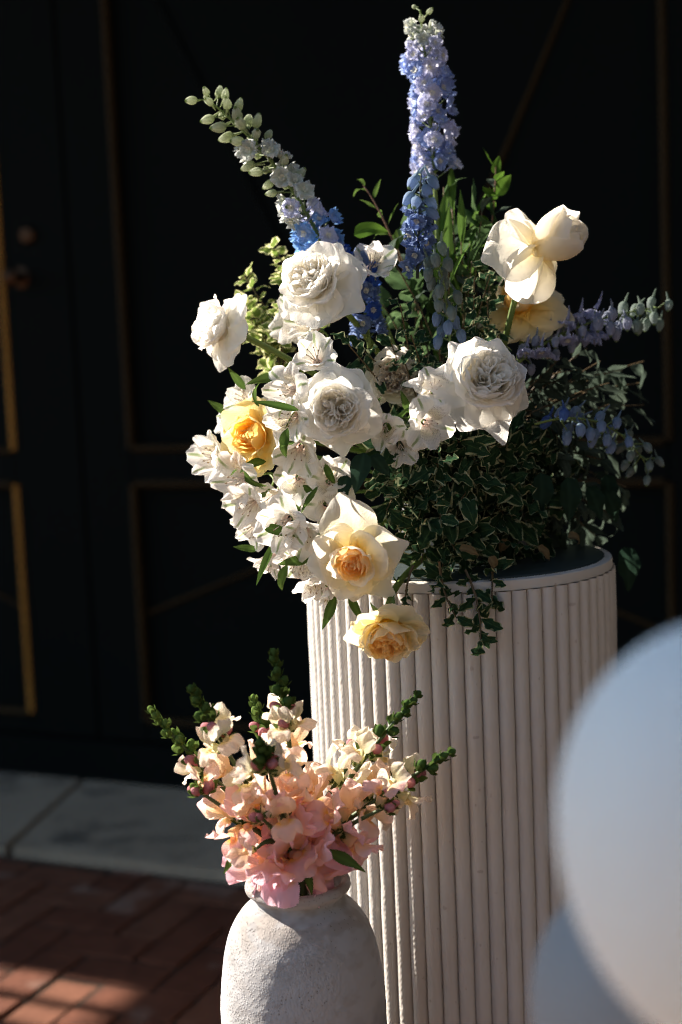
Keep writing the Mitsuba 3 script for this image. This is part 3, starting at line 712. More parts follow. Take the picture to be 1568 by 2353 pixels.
# the two door leaves: frames of boards round sunk panels, with narrow gilt mouldings
ZB, ZL1, ZL2, ZU1, ZU2 = 0.142, 0.205, 0.868, 0.965, 2.43
def trim(key, a, b, w=0.021, t=1.592, mat='m_gilt'):
    """a half-round gilt strip from a to b, both (s, z)"""
    a, b = np.asarray(a, float), np.asarray(b, float)
    d = (b - a) / np.linalg.norm(b - a); q = np.array([-d[1], d[0]])
    prof = [(-w / 2, 0.02), (-w / 2, 0.004), (-w / 4, -0.002), (0, -0.004), (w / 4, -0.002), (w / 2, 0.004), (w / 2, 0.02)]
    rows = []
    for p in (a, b):
        rows.append([[*(np.array([p[0], 0, p[1]]) + np.array([q[0] * o, t + y, q[1] * o]))] for o, y in prof])
    v, f = grid(np.array(rows), True)
    put(key, 'gilt_strip', mikit.ply((W_(v), f), mat, smooth=False))
def leaf_door(label, s0, s1, p0, p1, edge='m_gilt'):
    key = thing('door', label, 'door')
    put(key, 'stile', mikit.ply(wbox(s0, p0, 1.600, 1.672, ZB, 2.6, 0.003), 'm_door'))
    put(key, 'stile', mikit.ply(wbox(p1, s1, 1.600, 1.672, ZB, 2.6, 0.003), 'm_door'))
    for a, b in ((ZB, ZL1), (ZL2, ZU1), (ZU2, 2.6)):
        put(key, 'rail', mikit.ply(wbox(p0 + .001, p1 - .001, 1.602, 1.670, a, b, 0.003), 'm_door'))
    for a, b in ((ZL1, ZL2), (ZU1, ZU2)):
        put(key, 'panel', mikit.ply(wbox(p0 + .001, p1 - .001, 1.626, 1.668, a + .001, b - .001), 'm_door'))
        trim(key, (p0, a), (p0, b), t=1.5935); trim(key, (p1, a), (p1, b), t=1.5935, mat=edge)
        trim(key, (p0 + .011, a), (p1 - .011, a)); trim(key, (p0 + .011, b), (p1 - .011, b))
    mid = (p0 + p1) / 2
    tq = 1.618
    trim(key, (p0 + .02, 2.40), (mid - .01, ZU1 + .012), t=tq, mat='m_door'); trim(key, (p1 - .02, 2.40), (mid + .01, ZU1 + .012), t=tq, w=.014)
    trim(key, (p0 + .012, 0.505), (mid - .01, 0.775), t=tq, w=.014); trim(key, (p1 - .012, 0.505), (mid + .01, 0.775), t=tq, w=.014)
    return key
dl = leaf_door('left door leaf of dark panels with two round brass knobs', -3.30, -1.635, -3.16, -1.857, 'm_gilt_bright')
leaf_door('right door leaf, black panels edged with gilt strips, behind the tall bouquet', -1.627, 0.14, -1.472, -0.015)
def lathe(prof, ax_p, ax_d, seg=24):
    F = frame(ax_d)
    ph = np.arange(seg) * 2 * math.pi / seg
    X = np.stack([np.array([r * np.cos(ph), r * np.sin(ph), z + 0 * ph]).T for r, z in prof])
    v, f = grid(X, True)
    return v @ F.T + np.asarray(ax_p), f
knob_prof = [(0.030, -0.006), (0.030, 0.004), (0.012, 0.008), (0.010, 0.028), (0.020, 0.036), (0.027, 0.048), (0.024, 0.060), (0.012, 0.067), (0.001, 0.068)]
put(dl, 'lock', mikit.ply(lathe([(0.026, -0.006), (0.026, 0.008), (0.020, 0.014), (0.001, 0.016)], W_((-1.759, 1.600, 1.56)), -N_), 'm_brass', smooth=30))
put(dl, 'knob', mikit.ply(lathe(knob_prof, W_((-1.790, 1.600, 1.446)), -N_), 'm_brass', smooth=30))

# ------------------------------------------------------------------ the fluted pedestal
TOP = 0.93
ped = thing('pedestal', 'white round pedestal of upright half-round rods carrying the tall bouquet', 'pedestal')
NR = 62
core, rod = 0.1905, 0.0097
v, f = lathe([(core, 0.0), (core, TOP - 0.013)], (0, 0, 0), (0, 0, 1), 96)
put(ped, 'drum', mikit.ply((v, f), 'm_plaster', smooth=30))
prof = [(0.03, TOP + .0005), (0.10, TOP + .0004), (0.190, TOP), (0.1955, TOP - .0012), (0.1965, TOP - .004), (0.1962, TOP - .0128), (0.189, TOP - .0135)]
v, f = lathe([(0.0005, TOP + .0005)] + prof, (0, 0, 0), (0, 0, 1), 128)
put(ped, 'top', mikit.ply((v, f), 'm_plaster', smooth=30))
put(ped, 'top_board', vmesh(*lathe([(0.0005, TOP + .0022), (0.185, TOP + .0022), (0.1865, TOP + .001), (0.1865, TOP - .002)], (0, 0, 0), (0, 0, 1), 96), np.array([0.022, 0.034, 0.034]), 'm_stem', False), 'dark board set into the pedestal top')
rp = np.random.default_rng(21)
for k in range(NR):
    a = (k + 0.3) * 2 * math.pi / NR
    c, s = math.cos(a), math.sin(a)
    ph = np.linspace(-1.75, 1.75, 13)
    zs = np.linspace(0.0, TOP - 0.0135, 34)
    jit = 0.00035 * meshkit.noise(np.stack([zs * 9, 0 * zs + k, 0 * zs], -1), 2)
    rows = []
    for z, q in zip(zs, jit):
        rad = rod * (1 + 0.02 * rp.normal()) * np.ones(13)
        x = core - 0.0004 + rad * np.cos(ph) + q; y = rad * np.sin(ph)
        rows.append(np.stack([x * c - y * s, x * s + y * c, z + 0 * x], -1))
    v, f = grid(np.array(rows))
    put(ped, 'rod', mikit.ply((v, f), 'm_plaster', smooth=True))

# ------------------------------------------------------------------ the vase
VASE = P(684, 2020, -0.30)
scene['m_vase'] = {'type': 'twosided', 'b': {'type': 'bumpmap', 't': mikit.proc(vase_bump, 4e-4), 'scale': 0.0010,
                   'b': {'type': 'principled', 'base_color': mikit.proc(vase_fn), 'roughness': 0.9, 'specular': 0.15}}}
vz = VASE[2]; VX, VY, VZ = [float(x) for x in VASE]
pts = [(0.0005, -0.30), (0.040, -0.30), (0.044, -0.06), (0.0435, -0.022), (0.046, -0.006), (0.0495, 0.0), (0.0535, 0.0005), (0.0565, -0.003), (0.0568, -0.008), (0.0535, -0.0125), (0.0492, -0.0155), (0.0478, -0.019), (0.0495, -0.0235),
       (0.0605, -0.033), (0.0725, -0.051), (0.0800, -0.071), (0.0848, -0.095), (0.0878, -0.121), (0.0894, -0.150), (0.0898, -0.180), (0.0890, -0.23), (0.0865, -0.30), (0.080, -0.40), (0.072, -0.50), (0.066, -vz + 0.03), (0.066, -vz + .002), (0.001, -vz + .001)]
pts = np.array(pts) * [1.04, 1]
seg = np.concatenate([[0], np.cumsum(np.linalg.norm(np.diff(pts, axis=0), axis=1))])
q = np.concatenate([np.arange(0, 0.26, 0.02), np.arange(0.26, seg[-1] - 0.1, 0.0024), [seg[-1]]])
from scipy.interpolate import PchipInterpolator
pr = np.stack([PchipInterpolator(seg, pts[:, k])(q) for k in range(2)], -1)
ph = np.arange(220) * 2 * math.pi / 220
X = np.stack([pr[:, :1] * np.cos(ph), pr[:, :1] * np.sin(ph), pr[:, 1:] + 0 * ph], -1)
nn = X * np.array([1, 1, 0]); nn = nn / np.maximum(np.linalg.norm(nn, axis=-1, keepdims=True), 1e-6)
wob = 0.0014 * (meshkit.fbm(X * 16 + 5, 3, 4) - 0.5) + 0.0013 * (meshkit.fbm(X * 130, 3, 8) - 0.5) * np.clip(meshkit.fbm(X * 22 + 3, 2, 5) * 3 - 0.9, 0.15, 1.3)
X = X + nn * wob[..., None] * (np.arange(len(pr)) > 14)[:, None, None]
v, f = grid(X, True)
vs = thing('vase', 'tall whitewashed grey stoneware vase with pitted rough surface, holding pink snapdragons', 'vase')
scene[vs] = mikit.ply((v + VASE, f), 'm_vase', smooth=True)

# ------------------------------------------------------------------ balloons near the camera, and an unseen sun blocker added for them
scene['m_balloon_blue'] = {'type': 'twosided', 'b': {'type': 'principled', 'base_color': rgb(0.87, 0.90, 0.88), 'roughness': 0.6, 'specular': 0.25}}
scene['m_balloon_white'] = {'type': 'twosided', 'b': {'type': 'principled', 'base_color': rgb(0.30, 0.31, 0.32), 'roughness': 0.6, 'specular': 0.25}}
scene['m_string'] = {'type': 'diffuse', 'reflectance': rgb(0.6, 0.6, 0.6)}
def balloon(label, c, rx, rz, mat):
    key = thing('balloon', label, 'balloon', 'balloons at the right edge')
    th = np.linspace(0.001, math.pi - 0.05, 48); ph = np.arange(64) * 2 * math.pi / 64
    z = np.cos(th); r = np.sin(th) * (1 + 0.05 * z)
    z = np.where(z < 0, z * 1.06, z)
    X = np.stack([r[:, None] * np.cos(ph) * rx, r[:, None] * np.sin(ph) * rx, z[:, None] * rz + 0 * ph], -1)
    v, f = grid(X, True)
    put(key, 'skin', mikit.ply((v + c, f), mat, smooth=True))
    b = c - np.array([0, 0, rz * 1.06])
    put(key, 'knot', mikit.ply(lathe([(0.004, 0.008), (0.004, 0.0), (0.009, -0.012), (0.001, -0.012)], b, (0, 0, 1), 16), mat, smooth=30))
    put(key, 'string', mikit.ply(tube(bez(b + [0, 0, -.01], b + [0.02, 0.01, -b[2] / 2], [b[0] + .03, b[1], 0.0], 14), 0.0008, 5), 'm_string', smooth=True))
yb = -1.8286 + 0.62
balloon('smooth pale blue balloon, large and out of focus at the right edge', P(1716, 1915, yb), 440 / FPX * 0.63, 500 / FPX * 0.64, 'm_balloon_blue')
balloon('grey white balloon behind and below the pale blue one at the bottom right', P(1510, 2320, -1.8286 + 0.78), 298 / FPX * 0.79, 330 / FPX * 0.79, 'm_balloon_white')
par = thing('added_parasol', 'unseen canopy on a pole at the left, added to shade the balloons', 'added_parasol')  # made up, stands out of view to keep sun off the balloons
pc = np.array([-2.25, 0.02, 2.62])
ph = np.arange(8) * math.pi / 4
X = np.stack([np.stack([r * np.cos(ph), r * np.sin(ph), z + 0 * ph], -1) for r, z in ((0.02, 0.32), (0.35, 0.2), (0.70, 0.02), (0.70, -0.10), (0.69, -0.10), (0.69, 0.01), (0.34, 0.19), (0.015, 0.31))])
v, f = grid(X, True)
put(par, 'canopy', mikit.ply((v + pc, f), 'm_blocker'))
put(par, 'pole', mikit.ply(tube(np.array([[pc[0], pc[1], z] for z in (0.0, 1.4, 2.93)]), 0.02, 10), 'm_blocker', smooth=True))
put(par, 'base', mikit.ply(lathe([(0.25, -0.008), (0.25, 0.05), (0.05, 0.08), (0.001, 0.08)], (pc[0], pc[1], 0), (0, 0, 1)), 'm_blocker', smooth=30))

# ------------------------------------------------------------------ the bouquet on the pedestal
HUB = np.array([0.0, 0.0, TOP + 0.10])
bowl = thing('bowl', 'low grey bowl on the pedestal top, nearly hidden under the bouquet foliage', 'bowl')
scene[bowl] = vmesh(*lathe([(0.001, 0.002), (0.07, 0.002), (0.095, 0.03), (0.10, 0.075), (0.094, 0.075), (0.085, 0.03), (0.001, 0.02)], (0.02, 0.02, TOP + 0.001), (0, 0, 1), 40), np.array([0.16, 0.165, 0.17]), 'm_stem')
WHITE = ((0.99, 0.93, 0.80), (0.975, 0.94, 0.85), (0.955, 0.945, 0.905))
CREAM = ((0.94, 0.85, 0.62), (0.94, 0.85, 0.60), (0.945, 0.925, 0.87))
APRI = ((0.97, 0.58, 0.04), (0.95, 0.78, 0.28), (0.93, 0.90, 0.81))
YELL = ((0.95, 0.60, 0.06), (0.95, 0.70, 0.16), (0.95, 0.84, 0.46))
ft = lambda *ps: [dict(phi=math.radians(a), **k) for a, k in ps]
def ring(n, a0, seed, **kw):
    r = np.random.default_rng(seed)
    return [dict(phi=math.radians(a0 + 360 / n * i + r.normal(0, 9)), L=kw.get('L', 1.15) * r.uniform(.92, 1.08), th0=kw.get('th0', 76) + r.normal(0, 4), th1=kw.get('th1', 112) + r.normal(0, 10),
                 **{k: x for k, x in kw.items() if k not in ('L', 'th0', 'th1')}) for i in range(n)]
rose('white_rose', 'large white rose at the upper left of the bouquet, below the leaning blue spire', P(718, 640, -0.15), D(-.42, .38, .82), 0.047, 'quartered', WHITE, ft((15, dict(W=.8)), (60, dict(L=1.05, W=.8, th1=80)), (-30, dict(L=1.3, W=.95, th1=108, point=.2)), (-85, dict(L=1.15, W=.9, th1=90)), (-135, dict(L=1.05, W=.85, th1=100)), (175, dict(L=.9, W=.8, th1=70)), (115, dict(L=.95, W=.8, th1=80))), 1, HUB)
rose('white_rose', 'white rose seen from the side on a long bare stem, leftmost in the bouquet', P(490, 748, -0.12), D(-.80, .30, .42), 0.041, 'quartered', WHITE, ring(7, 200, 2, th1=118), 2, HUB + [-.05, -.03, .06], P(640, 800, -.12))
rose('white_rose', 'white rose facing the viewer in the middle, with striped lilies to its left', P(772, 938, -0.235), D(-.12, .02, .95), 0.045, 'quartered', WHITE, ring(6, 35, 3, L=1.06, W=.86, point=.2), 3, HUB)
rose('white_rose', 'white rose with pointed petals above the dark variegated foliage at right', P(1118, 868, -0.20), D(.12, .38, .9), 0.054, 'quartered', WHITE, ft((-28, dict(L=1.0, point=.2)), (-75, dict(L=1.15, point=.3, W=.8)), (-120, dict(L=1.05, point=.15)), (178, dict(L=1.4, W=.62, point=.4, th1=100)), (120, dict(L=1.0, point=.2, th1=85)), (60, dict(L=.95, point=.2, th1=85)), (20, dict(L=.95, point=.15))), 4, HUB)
rose('white_rose', 'small round white rose set deeper, between two bigger white roses', P(905, 872, -0.10), D(-.1, .1, .95), 0.036, 'quartered', ((0.80, 0.66, 0.52), (0.80, 0.70, 0.56), (0.84, 0.80, 0.72)), ring(3, 200, 5, th1=60, roll=.2), 5, HUB)
rose('yellow_rose', 'deep yellow rose among white lilies at the left', P(580, 1003, -0.17), D(-.55, .08, .8), 0.046, 'spiral', YELL, ring(6, 20, 6, th0=64, th1=58, roll=.3, L=1.05), 6, HUB)
rose('cream_rose', 'cream rose bud turned to the right with swept back petals, topmost rose', P(1262, 560, -0.10), D(.72, .42, .50), 0.046, 'spiral', CREAM, ft((105, dict(L=1.25, W=.85, th0=90, th1=92, roll=.25, bend=4)), (170, dict(L=1.5, W=1.0, th0=100, th1=150, roll=.5)), (228, dict(L=1.45, W=.95, th0=100, th1=150, roll=.4)), (285, dict(L=1.3, W=.85, th0=100, th1=150, roll=.4)), (40, dict(L=1.0, W=.7, th0=80, th1=120, roll=.3)), (332, dict(L=1.15, W=.85, th0=100, th1=140, roll=.4))), 7, HUB + [.04, 0, .05], P(1165, 720, -.12), bud=1.5)
rose('yellow_rose', 'yellow rose with pale outer petals behind and below the topmost cream rose', P(1195, 690, -0.03), D(-.15, .65, .62), 0.046, 'spiral', (YELL[0], YELL[1], (0.82, .74, .55)), ring(6, 0, 8, th0=84, th1=105, L=1.3), 8, HUB)
rose('cream_rose', 'big cream rose with apricot heart and pointed petals at the pedestal rim', P(812, 1290, -0.275), D(-.16, -.22, .93), 0.043, 'spiral', APRI, ft((98, dict(L=1.7, W=.82, th0=82, th1=84, roll=.5, bend=3, point=.15, ruff=.08)), (150, dict(L=1.1, W=.85, th0=66, th1=70, roll=.6, bend=3, point=.2)), (12, dict(L=1.3, W=.9, th0=74, th1=96, point=.3)), (-52, dict(L=1.35, W=.85, th0=76, th1=108, point=.35)), (-100, dict(L=1.2, W=.85, th0=76, th1=108, point=.3)), (190, dict(L=1.3, W=.9, th0=72, th1=120)), (245, dict(L=1.2, W=.85, th0=70, th1=100, point=.15)), (25, dict(L=1.15, W=.8, th0=64, th1=40, roll=.4))), 9, HUB + [0, 0, -.03])
rose('cream_rose', 'cream rose with apricot heart hanging downwards in front of the white rods', P(893, 1462, -0.285), D(-.05, -.66, .72), 0.041, 'quartered', (APRI[0], APRI[1], (0.94, 0.85, 0.60)), ring(6, 0, 10, th0=70, th1=80, roll=.3), 10, HUB + [0, -.05, -.06], P(880, 1330, -.24))

# delphiniums
def arr(r, n, t0, t1, fn):
    return [x for x in (fn(t0 + (t1 - t0) * (i + 0.5) / n, i * 2.39996 + r.normal(0, .25), r) for i in range(n)) if x]
r = np.random.default_rng(31)
def tall(t, az, r):
    pal = 'pale' if t > 0.80 else ('pale' if r.random() < .45 else 'blue')
    if t > 0.93: return None if r.random() < .3 else (t, az, 'b', 'white', 0.50 + 4.5 * (1 - t), 0.011, 60)
    return (t, az, 'f', 'white' if t > 0.86 else pal, (1.02 - .4 * max(t - .6, 0)) * r.uniform(.75, 1.15), r.uniform(.012, .029) * (1.3 - .5 * t), 78 + r.normal(0, 20))
spike('tallest blue delphinium standing upright, topmost flower of the bouquet', bez(P(1010, 640, .03), P(1000, 330, .03), P(966, 22, .02), 16), arr(r, 74, 0.36, 1.0, tall), r, 0.0035)
r = np.random.default_rng(32)
def lean(t, az, r):
    if t > 0.72: return None if r.random() < .25 else (t, az, 'b', 'white', (1.35 - 1.6 * (t - .74)) * r.uniform(.8, 1.1), 0.014, 62)
    if t > 0.42: return (t, az, 'b' if r.random() < .4 else 'f', 'white' if r.random() < .75 - 1.2 * (.6 - t) else 'white', 1.05 * r.uniform(.8, 1.15), r.uniform(.011, .022), 75 + r.normal(0, 12))
    return (t, az, 'f', ('white' if r.random() < .4 else 'pale') if t > .30 + .10 * r.random() else ('azure' if r.random() < .7 else 'pale' if r.random() < .5 else 'blue'), 1.08 * r.uniform(.75, 1.15), r.uniform(.012, .028), 80 + r.normal(0, 12))
spike('delphinium leaning left, pale green buds at its tip and blue florets below', bez(P(790, 690, -.07), P(705, 405, -.05), P(474, 226, -.04), 16), arr(r, 74, 0.10, 1.0, lean), r, 0.0034)
r = np.random.default_rng(33)
spike('dusky blue delphinium in shade, standing just left of the tallest blue one', bez(P(960, 640, -.10), P(962, 520, -.10), P(968, 398, -.09), 12),
      arr(r, 24, 0.05, 1.0, lambda t, az, r: (t, az, 'b' if t > .62 else 'f', 'blue' if t > .6 else ('slate' if r.random() < .7 else 'blue'), 1.0 if t < .6 else 1.25, .010, 95 + 30 * t)), r, 0.0022, droop=.5, stem_c=(0.03, 0.04, 0.03))
r = np.random.default_rng(34)
spike('deep blue delphinium half hidden behind the upper left white rose', bez(P(850, 800, -.05), P(838, 690, -.05), P(822, 590, -.05), 12), arr(r, 22, 0.05, 1.0, lambda t, az, r: (t, az, 'f', 'deep' if r.random() < .6 else 'slate', 1.0, .014, 85)), r)
r = np.random.default_rng(35)
spike('drooping grey green delphinium buds in the middle of the bouquet', bez(P(1035, 800, -.14), P(1030, 640, -.14), P(995, 575, -.15), 12),
      arr(r, 20, 0.05, 1.0, lambda t, az, r: (t, az, 'b', 'grey' if t > .35 else 'blue', 1.15, .014, 150)), r, 0.0018, droop=2.0)
r = np.random.default_rng(36)
spike('lilac delphinium arching to the right with grey buds at its drooping tip', bez(P(1165, 860, -.08), P(1280, 735, -.04), P(1518, 706, .02), 16),
      arr(r, 44, 0.08, 1.0, lambda t, az, r: (t, az, 'f' if r.random() < .45 and t < .6 else 'b', 'lilac' if t < .75 else 'grey', 1.0 if t < .5 else 1.55 - .5 * t, .016, 130)), r, 0.0022, droop=2.2)
r = np.random.default_rng(37)
spike('blue delphinium buds hanging at the right end of the foliage', bez(P(1230, 975, -.12), P(1400, 920, -.08), P(1490, 1075, -.04), 14),
      arr(r, 30, 0.10, 1.0, lambda t, az, r: (t, az, 'b', 'deep' if t < .15 else ('blue' if t < .68 else 'grey'), 1.3 - .35 * t, .017, 125)), r, 0.0016, droop=1.4)

# alstroemeria stems
def alst_stem(label, hub, items, seed):
    key = thing('alstroemeria', label, 'lily', 'white striped alstroemeria')
    r = np.random.default_rng(seed)
    put(key, 'stem', vmesh(*tube(bez(HUB + [-.03, -.03, -.02], (HUB + hub) / 2 + [0, 0, .01], hub, 10), 0.0022, 6), np.array([0.12, 0.19, 0.05]), 'm_stem'))
    for u, v, y, d, s in items:
        alstro(key, P(u, v, y), D(*d), hub, r, s)
    return key
alst_stem('white striped lily stem opening above and left of the central white rose', P(735, 885, -.15), [(725, 815, -.20, (-.1, .5, .8), .98), (655, 895, -.215, (-.6, .15, .75), .98), (705, 740, -.08, (-.5, .3, .6), 1.0)], 1)
alst_stem('white striped lily stem just under the central white rose', P(720, 985, -.12), [(668, 965, -.215, (-.5, -.2, .8), .95), (685, 1040, -.20, (-.2, -.3, .9), 1.0), (640, 930, -.14, (-.5, .2, .7), 1.0)], 2)
alst_stem('white lily stem at the far left edge of the bouquet beside the yellow rose', P(590, 1030, -.10), [(490, 1050, -.13, (-.75, .1, .6), 1.05), (560, 910, -.11, (-.5, .5, .5), 1.0), (520, 955, -.09, (-.8, .3, .4), .9)], 3)
alst_stem('white lily stem spreading out below the yellow rose', P(620, 1090, -.12), [(545, 1105, -.17, (-.7, -.1, .7), 1.0), (570, 1165, -.18, (-.6, -.4, .7), 1.0), (690, 1105, -.17, (.1, -.1, .9), 1.0), (620, 1150, -.14, (-.4, -.4, .8), .95)], 4)
alst_stem('white striped lily stem left of the big cream rose', P(680, 1150, -.16), [(650, 1205, -.225, (-.35, -.15, .9), 1.1), (700, 1235, -.23, (.0, -.4, .9), 1.05), (765, 1105, -.20, (.2, .1, .9), 1.0), (760, 1165, -.19, (.2, -.1, .9), .95), (580, 1215, -.15, (-.6, -.5, .6), .9)], 5)
alst_stem('white lily stem hanging lowest at the left, over the pedestal side', P(690, 1230, -.16), [(690, 1300, -.20, (-.3, -.7, .6), 1.0), (730, 1340, -.215, (.0, -.8, .6), .85), (615, 1300, -.15, (-.5, -.8, .3), .8), (755, 1375, -.23, (.1, -.9, .4), .55)], 6)
alst_stem('white speckled lily stem between the two right hand white roses', P(940, 960, -.10), [(885, 985, -.20, (-.1, -.2, .95), .75), (1000, 890, -.19, (.1, .3, .9), .8), (985, 975, -.21, (.2, -.1, .9), .85), (920, 1030, -.20, (.0, -.3, .9), .75)], 7)
alst_stem('white freckled lily behind the upper left white rose', P(850, 660, -.03), [(862, 605, -.06, (.3, .4, .8), 1.05), (680, 735, -.05, (-.5, .2, .7), 1.0)], 8)

# foliage kinds
VAR = leaf_shapes('m_varieg', 10, L=0.036, W=0.0168, shape='ellip', curl=0.8, foldk=0.22, wave=0.34, waves=2.4, nu=7, nv=15)
VARB = leaf_shapes('m_varieg', 4, L=0.040, W=0.019, shape='ellip', curl=0.7, foldk=0.2, wave=0.22, waves=3, nu=7, nv=16)
LIME = leaf_shapes('m_lime', 6, L=0.023, W=0.0165, shape='ovate', curl=0.5, foldk=0.15, wave=0.10, waves=1.6, nu=7, nv=9)
LANCE = leaf_shapes('m_leaf', 5, L=0.055, W=0.016, shape='lance', curl=0.7, foldk=0.2, wave=0.06, waves=2, cols=((0.06, 0.11, 0.025), (0.09, 0.15, 0.035)))
BROAD = leaf_shapes('m_leaf', 5, L=0.062, W=0.030, shape='ovate', curl=0.5, foldk=0.22, wave=0.05, waves=2, cols=((0.05, 0.10, 0.04), (0.10, 0.16, 0.07)), nu=7)
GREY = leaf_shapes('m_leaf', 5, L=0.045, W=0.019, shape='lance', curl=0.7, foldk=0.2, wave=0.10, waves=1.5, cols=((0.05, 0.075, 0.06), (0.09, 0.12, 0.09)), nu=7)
BRIGHT = leaf_shapes('m_leaf', 4, L=0.050, W=0.021, shape='ovate', curl=0.5, foldk=0.25, wave=0.05, waves=1.5, cols=((0.06, 0.14, 0.02), (0.11, 0.20, 0.03)), nu=7)
BLADE = leaf_shapes('m_leaf', 4, L=0.085, W=0.014, shape='lance', curl=0.35, foldk=0.3, wave=0.0, cols=((0.06, 0.12, 0.025), (0.10, 0.18, 0.04)))
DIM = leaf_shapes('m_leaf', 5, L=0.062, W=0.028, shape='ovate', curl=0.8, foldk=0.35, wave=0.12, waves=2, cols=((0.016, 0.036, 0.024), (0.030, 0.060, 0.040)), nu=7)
DRY = leaf_shapes('m_leaf', 3, L=0.030, W=0.013, shape='ovate', curl=1.2, foldk=0.4, wave=0.12, waves=1.5, cols=((0.16, 0.12, 0.06), (0.24, 0.17, 0.09)))
IVY = leaf_shapes('m_leaf', 2, L=0.040, W=0.042, shape='ovate', curl=0.4, foldk=0.2, wave=0.08, waves=1.5, cols=((0.04, 0.10, 0.015), (0.07, 0.15, 0.02)), nu=7)

def branch(name, label, cat, group, tip, shapes, n, r, sag=0.03, start=None, **kw):
    a = HUB + r.normal(0, .02, 3) if start is None else np.asarray(start)
    mid = (a + tip) / 2 + np.array([0, 0, sag]) + r.normal(0, .01, 3)
    return sprig(name, label, cat, group, bez(a, mid, tip, 9), shapes, n, r, **kw)
r = np.random.default_rng(41)
# the dense mass of variegated pittosporum on the right front
MASS = 'wavy variegated pittosporum branch in the dark mass under the right hand white rose'
def inpoly(x, y, poly):
    c = False
    for (x0, y0), (x1, y1) in zip(poly, poly[1:] + poly[:1]):
        if (y0 > y) != (y1 > y) and x < (x1 - x0) * (y - y0) / (y1 - y0) + x0: c = not c
    return c
poly = [(865, 1040), (930, 985), (1060, 985), (1190, 985), (1270, 990), (1310, 1100), (1260, 1230), (1150, 1290), (1050, 1310), (950, 1300), (925, 1230), (860, 1130)]
tips = []
while len(tips) < 46:
    u, v = r.uniform(850, 1320), r.uniform(980, 1320)
    if inpoly(u, v, poly) and all((u - a) ** 2 + (v - b) ** 2 > 38 ** 2 for a, b in tips): tips.append((u, v))
for u, v in tips:
    y = -0.205 + 0.16 * ((u - 960) / 330) ** 2 * (u > 960) + 0.05 * r.random()
    branch('pittosporum_branch', 'dark wavy cream edged leaf branch ' + near(u, v), 'foliage', 'pittosporum branches in the dark mass', P(u, v, y), VAR if r.random() < .7 else VARB, 14, r, t0=.34, size=(.7, 1.35), spread=68, up=(0, -.5, .8), sag=.02, tumble=.55)
for (u, v, y) in ((1010, 1275, -.12), (1075, 1270, -.10), (1140, 1262, -.08), (1195, 1262, -.04), (1235, 1225, -.02), (1270, 1200, .0), (1180, 1200, -.10), (1100, 1225, -.15), (1230, 1150, -.08), (1300, 1140, -.03)):
    branch('pittosporum_branch', 'low dark wavy leaf branch ' + near(u, v), 'foliage', 'pittosporum branches in the dark mass', P(u, v, y), VAR + VARB, 14, r, t0=.3, size=(.7, 1.3), spread=68, up=(0, -.5, .8), sag=.0, tumble=.55)
for (u0, v0, y0), (u, v, y), n, lab in (((1070, 1310, -.19), (1105, 1475, -.235), 15, 'variegated sprig hanging down over the rods to the right of the hanging rose'),
                                  ((1010, 1290, -.21), (1050, 1420, -.24), 11, 'short variegated sprig hanging over the pedestal rim left of the long one'),
                                  ((1130, 1290, -.17), (1130, 1390, -.205), 9, 'small variegated sprig drooping at the rim under the dry leaves'),
                                  ((950, 1300, -.2), (930, 1400, -.225), 7, 'tiny leafy sprig between the two lower cream roses')):
    branch('hanging_sprig', lab, 'foliage', None, P(u, v, y), VAR, n - 2, r, start=P(u0, v0, y0), t0=.05, size=(.6, .9), spread=50, sag=0.004, up=(0, -.8, .4))
# lime sprigs at the left, behind the white roses
for (u, v, y, lab, n) in ((622, 560, .04, 'yellow edged leafy sprig rising highest at the left', 20), (560, 630, .05, 'yellow edged sprig reaching left above the side turned rose', 20), (560, 690, .04, 'yellow edged sprig just above the side turned white rose', 18), (640, 620, .02, 'yellow edged sprig against the upper left white rose', 18),
                          (590, 730, .03, 'yellow edged sprig to the right of the side turned white rose', 20), (640, 700, .0, 'yellow edged sprig beneath the upper left white rose', 18), (600, 790, .01, 'yellow edged sprig crossing behind the bare rose stem', 20), (615, 850, .0, 'yellow edged sprig low at the left, above the white lilies', 18)):
    branch('lime_sprig', lab, 'foliage', 'yellow edged sprigs at the left', P(u, v, y), LIME, int(n * 1.3), r, start=P(720 + r.normal(0, 40), 860 + r.normal(0, 40), .02), t0=.30, size=(.7, 1.15), spread=88, up=(-.4, -.5, .6), sag=.01)
# variegated sprigs in the upper middle
for (u, v, y) in ((920, 700, -.12), (945, 770, -.14), (900, 790, -.12), (1090, 640, -.08), (1120, 690, -.09), (1070, 720, -.10), (1130, 620, -.05), (1060, 660, -.06), (980, 850, -.13), (930, 830, -.13), (1010, 790, -.14), (1150, 760, -.10), (830, 800, -.12), (800, 790, -.14), (1110, 770, -.1)):
    branch('variegated_sprig', 'curly variegated sprig ' + near(u, v), 'foliage', 'variegated sprigs in the middle', P(u, v, y), VAR, 10, r, t0=.45, size=(.65, .95), spread=70, up=(0, -.5, .7), sag=.02)
# broad dark leaves behind, and at the top
for (u, v, y) in ((1090, 500, .06), (1130, 550, .05), (1060, 560, .05), (910, 560, .04), (1180, 600, .07), (1020, 520, .08), (960, 640, .02), (880, 700, .02), (1150, 520, .06), (1040, 460, .08), (1020, 430, .05), (1110, 470, .03), (930, 540, .03), (890, 580, .0), (1085, 600, .0), (1170, 540, .03)):
    branch('broad_leaf_branch', 'branch of broad green leaves at the back, ' + near(u, v), 'foliage', 'broad leaf branches at the back', P(u, v, y), BROAD + GREY[:2], 7, r, t0=.5, size=(.7, 1.05), spread=50, up=(0, -.5, .8))
branch('leafy_twig', 'thin twig with small pointed leaves left of the tallest delphinium', 'foliage', None, P(835, 425, .02), LANCE, 9, r, start=P(935, 640, .02), t0=.25, size=(.42, .75), spread=48, sag=.02, up=(0, -.6, .5), stem_c=(.16, .09, .06))
